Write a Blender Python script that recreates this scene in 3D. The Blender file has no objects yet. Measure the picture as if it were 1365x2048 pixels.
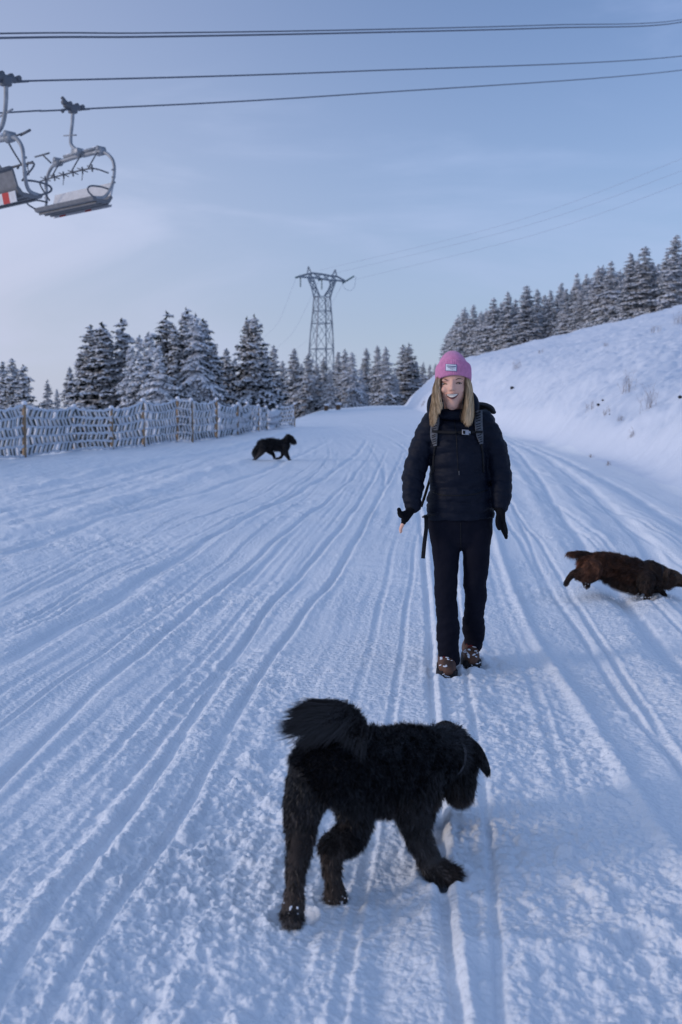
import bpy, bmesh, math, random
import numpy as np
from mathutils import Vector, Matrix, Euler, Quaternion

S = bpy.context.scene
COL = S.collection
PI = math.pi

# ------------------------------------------------------------------ camera
FPX, PCX, PCY, HORIZON = 1991.0, 682.5, 1024.0, 800.0
CAM_H = 1.49
PITCH = math.atan((PCY - HORIZON) / FPX)
cam_data = bpy.data.cameras.new('camera')
cam = bpy.data.objects.new('camera', cam_data)
COL.objects.link(cam)
cam_data.sensor_fit = 'VERTICAL'
cam_data.sensor_height = 36.0
cam_data.lens = FPX / 2048.0 * 36.0
cam_data.clip_start = 0.05
cam_data.clip_end = 5000
cam.location = (0, 0, CAM_H)
cam.rotation_euler = (PI / 2 - PITCH, 0, 0)
cam_data.dof.use_dof = True
cam_data.dof.focus_distance = 5.25
cam_data.dof.aperture_fstop = 3.2
S.camera = cam
FWD = Vector((0, math.cos(PITCH), -math.sin(PITCH)))
UPV = Vector((0, math.sin(PITCH), math.cos(PITCH)))


def ray(px, py):
    return FWD + Vector((1, 0, 0)) * ((px - PCX) / FPX) + UPV * ((PCY - py) / FPX)


def at(px, py, Y):
    """world point seen at photo pixel (px, py) on the upright plane y = Y"""
    d = ray(px, py)
    return Vector((0, 0, CAM_H)) + d * (Y / d.y)


def on_ground(px, py, z=0.0):
    d = ray(px, py)
    t = (z - CAM_H) / d.z
    return Vector((0, 0, CAM_H)) + d * t


# ------------------------------------------------------------------ objects
def tag(o, label=None, cat=None, group=None, kind=None):
    if label: o['label'] = label
    if cat: o['category'] = cat
    if group: o['group'] = group
    if kind: o['kind'] = kind
    return o


def empty(name, loc=(0, 0, 0), label=None, cat=None, group=None):
    o = bpy.data.objects.new(name, None)
    o.empty_display_size = 0.2
    COL.objects.link(o)
    o.location = loc
    return tag(o, label, cat, group)


def link(name, me, mat=None, parent=None, smooth=True, world=True):
    """link a mesh; with a parent the vertices given in world space are moved into the parent's frame"""
    o = bpy.data.objects.new(name, me)
    COL.objects.link(o)
    if mat is not None and len(me.materials) == 0:
        me.materials.append(mat)
    if smooth and len(me.polygons):
        me.polygons.foreach_set('use_smooth', [True] * len(me.polygons))
    if parent is not None:
        if world:
            p, off = parent, Vector((0, 0, 0))
            while p is not None:
                off += Vector(p.location)
                p = p.parent
            me.transform(Matrix.Translation(-off))
        o.parent = parent
    return o


def bm_obj(name, bm, mat, parent=None, smooth=True, world=True, label=None):
    me = bpy.data.meshes.new(name)
    bm.normal_update()
    bm.to_mesh(me)
    bm.free()
    o = link(name, me, mat, parent, smooth, world)
    if label: o['label'] = label
    return o


def np_mesh(name, V, F):
    """V (n,3); F list of equal-size index arrays [(k,3|4), ...]"""
    me = bpy.data.meshes.new(name)
    V = np.asarray(V, dtype=np.float32)
    F = [np.asarray(f, dtype=np.int32) for f in F if len(f)]
    nl = sum(f.size for f in F)
    nf = sum(len(f) for f in F)
    me.vertices.add(len(V)); me.vertices.foreach_set('co', V.ravel())
    me.loops.add(nl); me.polygons.add(nf)
    me.loops.foreach_set('vertex_index', np.concatenate([f.ravel() for f in F]))
    tot = np.concatenate([np.full(len(f), f.shape[1], np.int32) for f in F])
    st = np.concatenate([[0], np.cumsum(tot)[:-1]]).astype(np.int32)
    me.polygons.foreach_set('loop_start', st)
    me.polygons.foreach_set('loop_total', tot)
    me.update(calc_edges=True)
    return me


# ------------------------------------------------------------------ mesh helpers
def cr(pts, n):
    """Catmull-Rom resampling of a polyline (any dimension)"""
    P = np.array(pts, dtype=float)
    if len(P) < 3:
        t = np.linspace(0, 1, n)[:, None]
        return P[0] * (1 - t) + P[-1] * t
    Q = np.vstack([2 * P[0] - P[1], P, 2 * P[-1] - P[-2]])
    out = []
    for s in np.linspace(0, len(P) - 1 - 1e-9, n):
        i = int(s); t = s - i
        a, b, c, d = Q[i], Q[i + 1], Q[i + 2], Q[i + 3]
        out.append(.5 * ((2 * b) + (c - a) * t + (2 * a - 5 * b + 4 * c - d) * t * t + (3 * b - a - 3 * c + d) * t ** 3))
    return np.array(out)


def frames(P, up=None):
    """parallel-transported side/up frames along the points P"""
    n = len(P)
    T = [(Vector(P[min(i + 1, n - 1)]) - Vector(P[max(i - 1, 0)])).normalized() for i in range(n)]
    u = Vector(up) if up is not None else (Vector((0, 1, 0)) if abs(T[0].y) < .9 else Vector((1, 0, 0)))
    out = []
    for t in T:
        u = (u - t * u.dot(t))
        u = u.normalized() if u.length > 1e-6 else t.orthogonal().normalized()
        out.append((t, t.cross(u).normalized(), u))
    return out


def tube(bm, pts, rad, seg=12, n=None, up=None, cap=True, mod=None, sub=None):
    """tapered tube; rad: list of r or (r_side, r_up); mod(i, a) multiplies the radius"""
    R = [(r, r) if not isinstance(r, (tuple, list)) else tuple(r) for r in rad] if isinstance(rad, (list, tuple)) else [(rad, rad)] * len(pts)
    P = np.array([tuple(p) for p in pts], float)
    if n is not None and n > len(P):
        D = np.hstack([P, np.array(R, float)])
        D = cr(D, n)
        P, R = D[:, :3], [(max(1e-4, a), max(1e-4, b)) for a, b in D[:, 3:]]
    Fr = frames(P, up)
    if cap == 'round':
        a, b = Fr[0], Fr[-1]
        pre, post = [], []
        for f in (.92, .7, .38):
            pre.append((Vector(P[0]) - a[0] * (min(R[0]) * f), math.sqrt(1 - f * f)))
            post.insert(0, (Vector(P[-1]) + b[0] * (min(R[-1]) * f), math.sqrt(1 - f * f)))
        P2 = [p for p, _ in pre] + [Vector(p) for p in P] + [p for p, _ in post]
        R2 = [(R[0][0] * k, R[0][1] * k) for _, k in pre] + list(R) + [(R[-1][0] * k, R[-1][1] * k) for _, k in post]
        Fr = [a] * 3 + Fr + [b] * 3
        P, R = P2, R2
    rings = []
    N = len(P)
    for i in range(N):
        t, s, u = Fr[i]
        ring = []
        for k in range(seg):
            a = 2 * PI * k / seg
            m = mod(i / (N - 1), a) if mod else 1.0
            ring.append(bm.verts.new(Vector(P[i]) + s * (math.cos(a) * R[i][0] * m) + u * (math.sin(a) * R[i][1] * m)))
        rings.append(ring)
    for i in range(N - 1):
        for k in range(seg):
            bm.faces.new((rings[i][k], rings[i][(k + 1) % seg], rings[i + 1][(k + 1) % seg], rings[i + 1][k]))
    if cap:
        bm.faces.new(list(reversed(rings[0])))
        bm.faces.new(rings[-1])
    return rings


def ell(bm, c, r, rot=None, u=16, v=10):
    M = Matrix.Translation(Vector(c))
    if rot is not None:
        M = M @ (rot.to_4x4() if not isinstance(rot, (tuple, list)) else Euler(rot).to_matrix().to_4x4())
    if isinstance(r, (int, float)): r = (r, r, r)
    M = M @ Matrix.Diagonal((r[0], r[1], r[2], 1))
    return bmesh.ops.create_uvsphere(bm, u_segments=u, v_segments=v, radius=1.0, matrix=M)['verts']


def box(bm, c, s, rot=None, bevel=0.0):
    M = Matrix.Translation(Vector(c))
    if rot is not None:
        M = M @ (rot.to_4x4() if not isinstance(rot, (tuple, list)) else Euler(rot).to_matrix().to_4x4())
    M = M @ Matrix.Diagonal((s[0], s[1], s[2], 1))
    vs = bmesh.ops.create_cube(bm, size=1.0, matrix=M)['verts']
    if bevel:
        es = list({e for v in vs for e in v.link_edges})
        bmesh.ops.bevel(bm, geom=es, offset=bevel, segments=2, affect='EDGES', profile=.5)
    return vs


def bar(bm, a, b, w, h=None, up=(0, 0, 1)):
    """rectangular bar from a to b"""
    a, b = Vector(a), Vector(b)
    t = (b - a).normalized()
    u = Vector(up); u = u - t * u.dot(t)
    u = u.normalized() if u.length > 1e-5 else t.orthogonal().normalized()
    s = t.cross(u)
    h = w if h is None else h
    vs = []
    for p in (a, b):
        for i, j in ((-1, -1), (1, -1), (1, 1), (-1, 1)):
            vs.append(bm.verts.new(p + s * (i * w / 2) + u * (j * h / 2)))
    for k in range(4):
        bm.faces.new((vs[k], vs[(k + 1) % 4], vs[4 + (k + 1) % 4], vs[4 + k]))
    bm.faces.new((vs[3], vs[2], vs[1], vs[0])); bm.faces.new(vs[4:8])


def remesh(bm, voxel, smooth=4, factor=.5):
    """weld overlapping closed shells into one continuous surface (voxel remesh, then smoothing)"""
    me = bpy.data.meshes.new('weld')
    bm.normal_update()
    bm.to_mesh(me); bm.free()
    o = bpy.data.objects.new('weld', me)
    COL.objects.link(o)
    m = o.modifiers.new('r', 'REMESH'); m.mode = 'VOXEL'; m.voxel_size = voxel
    if smooth:
        k = o.modifiers.new('s', 'SMOOTH'); k.factor = factor; k.iterations = smooth
    dg = bpy.context.evaluated_depsgraph_get()
    dg.update()
    out = bpy.data.meshes.new_from_object(o.evaluated_get(dg))
    bpy.data.objects.remove(o); bpy.data.meshes.remove(me)
    return out


# ------------------------------------------------------------------ noise (numpy)
def _hash(ix, iy, s):
    h = (ix.astype(np.int64) * 374761393 + iy.astype(np.int64) * 668265263 + s * 974634533) & 0xFFFFFFFF
    h = ((h ^ (h >> 13)) * 1274126177) & 0xFFFFFFFF
    h = ((h ^ (h >> 16)) * 2246822519) & 0xFFFFFFFF
    return ((h ^ (h >> 15)) & 0xFFFFFF) / float(0xFFFFFF)


def vnoise(x, y, s=0):
    ix, iy = np.floor(x), np.floor(y)
    fx, fy = x - ix, y - iy
    def g(dx, dy):
        a = _hash(ix + dx, iy + dy, s) * 2 * PI
        return np.cos(a) * (fx - dx) + np.sin(a) * (fy - dy)
    u = fx * fx * fx * (fx * (fx * 6 - 15) + 10)
    v = fy * fy * fy * (fy * (fy * 6 - 15) + 10)
    a = g(0, 0) * (1 - u) + g(1, 0) * u
    b = g(0, 1) * (1 - u) + g(1, 1) * u
    return (a * (1 - v) + b * v) * 1.5


def fbm(x, y, o=4, s=0, gain=.5):
    r, a, f = 0, 1, 1
    for k in range(o):
        r = r + a * vnoise(x * f + 17.3 * k, y * f - 9.1 * k, s + k)
        a *= gain; f *= 2.03
    return r


def lumps(x, y, cell, s=0, density=.6):
    """scattered rounded clods, one per jittered cell; returns height in units of the cell"""
    X, Y = x / cell, y / cell
    ix, iy = np.floor(X), np.floor(Y)
    h = np.zeros_like(X)
    for dx in (-1, 0, 1):
        for dy in (-1, 0, 1):
            cx, cy = ix + dx, iy + dy
            r = _hash(cx, cy, s + 5)
            on = (_hash(cx, cy, s + 9) < density)
            rad = .22 + .5 * r * r
            px = cx + .15 + .7 * _hash(cx, cy, s + 1)
            py = cy + .15 + .7 * _hash(cx, cy, s + 2)
            q = 1 - ((X - px) ** 2 + (Y - py) ** 2) / (rad * rad)
            h = np.maximum(h, np.where(on, np.sqrt(np.clip(q, 0, 1)) * rad * (.5 + .5 * r), 0))
    return h


def smooth(a, b, x):
    t = np.clip((x - a) / (b - a), 0, 1)
    return t * t * (3 - 2 * t)


# ------------------------------------------------------------------ materials
def mat(name, color, rough=.7, spec=.3, metal=0.0, noise=0.0, nscale=20, bump=0.0, bscale=60, sheen=0.0, vcol=None, color2=None, bdist=.01, sss=0.0, sub=(1, .4, .3)):
    m = bpy.data.materials.new(name); m.use_nodes = True
    nt = m.node_tree; N, L = nt.nodes, nt.links
    b = N['Principled BSDF']
    b.inputs['Roughness'].default_value = rough
    b.inputs['Specular IOR Level'].default_value = spec
    b.inputs['Metallic'].default_value = metal
    b.inputs['Base Color'].default_value = (*color, 1)
    if sheen:
        b.inputs['Sheen Weight'].default_value = sheen
    if sss:
        b.inputs['Subsurface Weight'].default_value = sss
        b.inputs['Subsurface Radius'].default_value = sub
        b.inputs['Subsurface Scale'].default_value = .01
    tc = N.new('ShaderNodeTexCoord')
    if noise:
        t = N.new('ShaderNodeTexNoise'); t.inputs['Scale'].default_value = nscale; t.inputs['Detail'].default_value = 5
        L.new(tc.outputs['Object'], t.inputs['Vector'])
        r = N.new('ShaderNodeMix'); r.data_type = 'RGBA'
        c2 = color2 or tuple(c * (1 - noise) for c in color)
        r.inputs['A'].default_value = (*color, 1); r.inputs['B'].default_value = (*c2, 1)
        mr = N.new('ShaderNodeMapRange'); mr.inputs['From Min'].default_value = .35; mr.inputs['From Max'].default_value = .65
        L.new(t.outputs['Fac'], mr.inputs['Value']); L.new(mr.outputs['Result'], r.inputs['Factor'])
        L.new(r.outputs['Result'], b.inputs['Base Color'])
    if vcol:
        a = N.new('ShaderNodeAttribute'); a.attribute_name = vcol
        L.new(a.outputs['Color'], b.inputs['Base Color'])
    if bump:
        t = N.new('ShaderNodeTexNoise'); t.inputs['Scale'].default_value = bscale; t.inputs['Detail'].default_value = 4
        L.new(tc.outputs['Object'], t.inputs['Vector'])
        bp = N.new('ShaderNodeBump'); bp.inputs['Strength'].default_value = bump; bp.inputs['Distance'].default_value = bdist
        L.new(t.outputs['Fac'], bp.inputs['Height']); L.new(bp.outputs['Normal'], b.inputs['Normal'])
    return m
# ------------------------------------------------------------------ light and sky
SUN_AZ = math.radians(-108)          # clockwise from +Y: on the left, a little behind the photographer
SUN_EL = math.radians(13)
S.view_settings.view_transform = 'Standard'
S.view_settings.look = 'None'
S.view_settings.exposure = 0.80
S.view_settings.gamma = 1.0
w = bpy.data.worlds.new('World'); S.world = w; w.use_nodes = True
nt = w.node_tree; N, L = nt.nodes, nt.links
bg = N['Background']
bg.inputs['Strength'].default_value = 0.10
sky = N.new('ShaderNodeTexSky'); sky.sky_type = 'NISHITA'; sky.sun_disc = False
sky.sun_elevation = SUN_EL; sky.sun_rotation = SUN_AZ
sky.altitude = 1500; sky.air_density = 1.0; sky.dust_density = 1.5; sky.ozone_density = 2.5
tc = N.new('ShaderNodeTexCoord')
sep = N.new('ShaderNodeSeparateXYZ'); L.new(tc.outputs['Generated'], sep.inputs[0])
# thin high cloud veil: pale, thicker towards the horizon and towards the sun side, streaked
mp = N.new('ShaderNodeMapping'); mp.inputs['Rotation'].default_value = (0, 0, math.radians(25)); mp.inputs['Scale'].default_value = (1.0, 3.6, 5.0)
L.new(tc.outputs['Generated'], mp.inputs['Vector'])
cn = N.new('ShaderNodeTexNoise'); cn.inputs['Scale'].default_value = 1.6; cn.inputs['Detail'].default_value = 7; cn.inputs['Roughness'].default_value = .55; cn.inputs['Distortion'].default_value = .6
L.new(mp.outputs[0], cn.inputs['Vector'])


def math_node(op, a=None, b=None, clamp=False):
    n = N.new('ShaderNodeMath'); n.operation = op; n.use_clamp = clamp
    for i, v in enumerate((a, b)):
        if v is None: continue
        if isinstance(v, (int, float)): n.inputs[i].default_value = v
        else: L.new(v, n.inputs[i])
    return n.outputs[0]


def rng(v, a, b, c, d, smoothstep=True):
    n = N.new('ShaderNodeMapRange'); n.interpolation_type = 'SMOOTHSTEP' if smoothstep else 'LINEAR'
    for k, x in (('From Min', a), ('From Max', b), ('To Min', c), ('To Max', d)): n.inputs[k].default_value = x
    L.new(v, n.inputs['Value'])
    return n.outputs['Result']


low = rng(sep.outputs['Z'], -.02, .42, 1.0, 0.0)                 # 1 at the horizon
side = rng(sep.outputs['X'], .25, -.45, 0.0, 1.0)                # 1 towards the left
wisps = rng(cn.outputs['Fac'], .45, .70, 0.0, 1.0)
veil = math_node('ADD', math_node('MULTIPLY', low, .50), math_node('MULTIPLY', side, .27))
veil = math_node('ADD', veil, math_node('MULTIPLY', wisps, .26))
veil = math_node('ADD', veil, .10, clamp=True)
warm = N.new('ShaderNodeMix'); warm.data_type = 'RGBA'
warm.inputs['A'].default_value = (3.7, 4.6, 6.5, 1); warm.inputs['B'].default_value = (4.75, 5.2, 6.3, 1)
L.new(side, warm.inputs['Factor'])
mx = N.new('ShaderNodeMix'); mx.data_type = 'RGBA'
L.new(veil, mx.inputs['Factor'])
tint = N.new('ShaderNodeMix'); tint.data_type = 'RGBA'; tint.blend_type = 'MULTIPLY'; tint.inputs['Factor'].default_value = 1
tint.inputs['B'].default_value = (1.0, 1.0, 1.0, 1)
L.new(sky.outputs['Color'], tint.inputs['A'])
L.new(tint.outputs['Result'], mx.inputs['A']); L.new(warm.outputs['Result'], mx.inputs['B'])
gr = N.new('ShaderNodeValToRGB')                                  # deeper and bluer overhead, duller air towards the horizon
e = gr.color_ramp.elements
e[0].position, e[0].color = 0.0, (.68, .665, .695, 1)
e[1].position, e[1].color = .08, (.68, .665, .695, 1)
for ps, c in ((.22, (.76, .755, .81)), (.37, (.85, .835, .915)), (.70, (.98, 1.08, 1.22)), (1.0, (.98, 1.08, 1.23))):
    n_ = e.new(ps); n_.color = (*c, 1)
L.new(sep.outputs['Z'], gr.inputs['Fac'])
fm_ = N.new('ShaderNodeMix'); fm_.data_type = 'RGBA'; fm_.blend_type = 'MULTIPLY'; fm_.inputs['Factor'].default_value = 1
L.new(mx.outputs['Result'], fm_.inputs['A']); L.new(gr.outputs['Color'], fm_.inputs['B'])
L.new(fm_.outputs['Result'], bg.inputs['Color'])

sd = bpy.data.lights.new('sun', 'SUN'); sd.energy = 0.62; sd.angle = math.radians(12); sd.color = (1.0, .87, .80)
so = bpy.data.objects.new('sun', sd); COL.objects.link(so)
sun_dir = Vector((math.sin(SUN_AZ) * math.cos(SUN_EL), math.cos(SUN_AZ) * math.cos(SUN_EL), math.sin(SUN_EL)))
so.rotation_euler = sun_dir.to_track_quat('Z', 'Y').to_euler()
so.location = sun_dir * 50


# ------------------------------------------------------------------ snow surfaces
def snow_mat(name, color, bump=.25):
    m = mat(name, color, rough=.62, spec=.25)
    nt = m.node_tree; N, L = nt.nodes, nt.links
    b = N['Principled BSDF']; tc = N['Texture Coordinate']
    n1 = N.new('ShaderNodeTexNoise'); n1.inputs['Scale'].default_value = 70; n1.inputs['Detail'].default_value = 4; n1.inputs['Roughness'].default_value = .65
    L.new(tc.outputs['Object'], n1.inputs['Vector'])
    bp = N.new('ShaderNodeBump'); bp.inputs['Strength'].default_value = bump; bp.inputs['Distance'].default_value = .012
    L.new(n1.outputs['Fac'], bp.inputs['Height'])
    vo = N.new('ShaderNodeTexVoronoi'); vo.feature = 'F1'; vo.inputs['Scale'].default_value = 38; vo.inputs['Randomness'].default_value = 1
    L.new(tc.outputs['Object'], vo.inputs['Vector'])
    n2 = N.new('ShaderNodeTexNoise'); n2.inputs['Scale'].default_value = 1.3; n2.inputs['Detail'].default_value = 1
    L.new(tc.outputs['Object'], n2.inputs['Vector'])
    rg_ = N.new('ShaderNodeMapRange'); rg_.inputs['From Min'].default_value = .38; rg_.inputs['From Max'].default_value = .62; rg_.inputs['To Min'].default_value = .25; rg_.inputs['To Max'].default_value = 1.0
    L.new(n2.outputs['Fac'], rg_.inputs['Value'])
    mu = N.new('ShaderNodeMath'); mu.operation = 'MULTIPLY'; L.new(vo.outputs['Distance'], mu.inputs[0]); L.new(rg_.outputs['Result'], mu.inputs[1])
    b2 = N.new('ShaderNodeBump'); b2.invert = True; b2.inputs['Strength'].default_value = bump * .9; b2.inputs['Distance'].default_value = .016
    L.new(mu.outputs[0], b2.inputs['Height']); L.new(bp.outputs['Normal'], b2.inputs['Normal'])
    L.new(b2.outputs['Normal'], b.inputs['Normal'])
    return m


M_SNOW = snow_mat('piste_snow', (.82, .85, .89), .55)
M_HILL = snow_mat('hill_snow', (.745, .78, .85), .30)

# tracks: photo pixels of the groove on the level piste -> (x as a function of y)
TRK = [
    # kind, half width (m), depth (m), pixels
    ('groove', .050, .040, [(0, 1565), (176, 1392), (286, 1296), (396, 1203), (600, 1049), (690, 972), (738, 915), (752, 880)]),
    ('groove', .050, .045, [(0, 2018), (110, 1834), (246, 1645), (343, 1500), (422, 1375), (528, 1221), (600, 1146), (690, 1050), (745, 960), (775, 900)]),
    ('groove', .042, .045, [(97, 2048), (189, 1896), (264, 1781), (360, 1636), (440, 1485), (545, 1304), (600, 1234), (700, 1110), (752, 1010), (800, 920), (815, 880)]),
    ('groove', .10, .055, [(0, 1335), (100, 1270), (230, 1195), (330, 1130), (440, 1070), (560, 1005), (650, 955), (712, 910), (735, 880)]),
    ('groove', .035, .028, [(0, 1262), (101, 1212), (206, 1146), (308, 1104), (420, 1062), (520, 1014), (620, 950), (690, 900)]),
    ('groove', .03, .022, [(0, 1285), (110, 1232), (215, 1162), (318, 1116), (430, 1074), (530, 1026), (628, 958)]),
    ('groove', .04, .03, [(0, 1205), (110, 1146), (220, 1089), (352, 1058), (484, 1006), (590, 952), (660, 905)]),
    ('groove', .03, .02, [(0, 1190), (110, 1133), (222, 1076), (350, 1046), (480, 996), (585, 944)]),
    ('groove', .16, .05, [(0, 1110), (120, 1070), (250, 1030), (400, 985), (520, 945), (600, 912), (660, 882)]),
    ('groove', .14, .045, [(0, 1030), (130, 1000), (270, 955), (420, 915), (510, 893), (600, 868)]),
    ('ridge', .20, .07, [(0, 985), (130, 962), (270, 930), (400, 905), (500, 885), (600, 858)]),
    ('ridge', .22, .06, [(0, 1075), (140, 1038), (250, 1000), (380, 955), (500, 922), (600, 888)]),
    ('groove', .034, .040, [(922, 2048), (910, 1975), (893, 1859), (876, 1620), (868, 1433), (862, 1332), (858, 1244), (848, 1110), (832, 1000), (812, 915), (800, 880)]),
    ('ridge', .018, .020, [(950, 2048), (936, 1975), (917, 1859), (898, 1640), (884, 1433), (877, 1332), (871, 1244), (860, 1110), (842, 1000), (820, 915)]),
    ('groove', .028, .026, [(1003, 2048), (985, 1771), (967, 1596), (950, 1464), (934, 1354), (922, 1250), (903, 1110), (885, 1000), (860, 915)]),
    ('groove', .04, .035, [(1700, 2048), (1365, 1552), (1248, 1402), (1174, 1279), (1117, 1200), (1068, 1110), (1030, 1020), (990, 940), (955, 890)]),
    ('ridge', .035, .035, [(1540, 2048), (1365, 1750), (1284, 1618), (1196, 1472), (1160, 1411), (1073, 1280), (1040, 1210), (1005, 1120), (975, 1030), (940, 940), (915, 890)]),
    ('groove', .10, .065, [(2000, 1900), (1365, 1336), (1314, 1279), (1248, 1200), (1169, 1099), (1132, 1041), (1102, 995), (1072, 947), (1030, 900), (1000, 875)]),
    ('ridge', .12, .045, [(1900, 1900), (1320, 1360), (1230, 1250), (1150, 1150), (1100, 1060), (1070, 1000), (1035, 945), (1000, 900)]),
    ('ridge', .12, .045, [(2000, 1650), (1365, 1240), (1300, 1180), (1230, 1110), (1180, 1050), (1140, 1000), (1095, 945), (1045, 900)]),
    ('groove', .20, .08, [(1900, 1560), (1365, 1175), (1300, 1099), (1254, 1050), (1193, 989), (1132, 943), (1070, 905), (1010, 876)]),
    ('groove', .20, .08, [(1900, 1340), (1365, 1056), (1284, 998), (1224, 965), (1150, 930), (1080, 900), (1010, 870)]),
    ('ridge', .25, .06, [(1900, 1420), (1365, 1105), (1284, 1035), (1224, 988), (1150, 945), (1075, 908)]),
    ('groove', .05, .03, [(760, 1000), (768, 950), (745, 900), (715, 872), (680, 852), (640, 842)][::1]),
    ('groove', .09, .04, [(845, 1000), (838, 940), (800, 890), (745, 860), (690, 845)]),
    ('groove', .12, .05, [(900, 960), (862, 905), (815, 872), (760, 850), (700, 838)]),
]
TRACKS = []
for kind, hw, dep, px in TRK:
    P = np.array([on_ground(*p)[:2] for p in px])
    P = cr(P, 80)
    P = P[np.argsort(P[:, 1])]
    TRACKS.append((kind, hw, dep, P[:, 1].copy(), P[:, 0].copy()))


def foot(y):
    return np.interp(y, [-30, 8, 15.5, 23, 36, 60, 120, 170, 240, 320], [4.6, 5.0, 5.35, 6.0, 6.75, 7.0, 7.1, 13, 22, 32])


def base_z(x, y):
    x = np.asarray(x, float); y = np.asarray(y, float)
    r = np.hypot(x, y)
    z = 0.75 * smooth(55, 125, y) * smooth(-8, 6, x) - 4.0 * smooth(128, 330, y) * (1 - smooth(6, 24, x))
    z = z - 1.2 * smooth(-12, -60, x) * smooth(10, 60, r)
    # cut bank and the slope above it
    u = x - foot(y) - .55 * fbm(x * .0 + 3.1, y * .16, 3, 77)
    c = np.interp(y, [0, 20, 40, 70, 120, 260], [-.9, -.6, .3, 1.2, 2.1, 2.1])
    slope = .236 * x + c
    bank = .92 * u
    k = .6
    hh = -np.log(np.exp(-np.clip(bank, -30, 60) / k) + np.exp(-np.clip(slope - 0, -30, 60) / k)) * k
    hh = np.where(u > 0, np.maximum(hh, 0), 0) * smooth(0, 1.3, u)
    hh = np.minimum(hh, 34)
    z = z + hh * smooth(-60, -10, y)
    # soft drift where the fence stands, and the ground falling away behind it
    fx = np.interp(y, [-20, 10, 25, 37, 55, 80, 130], [-16, -11.5, -8.2, -4.9, -2.7, -1.6, 0])
    z = z - 4.5 * smooth(fx - 1.2, fx - 11, x) * smooth(-5, 15, y) * (1 - .5 * smooth(90, 130, y))
    z = z + .03 * np.exp(-((x - fx - .3) / 1.6) ** 2) * smooth(5, 20, y) * (1 - smooth(60, 80, y))
    return z


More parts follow.
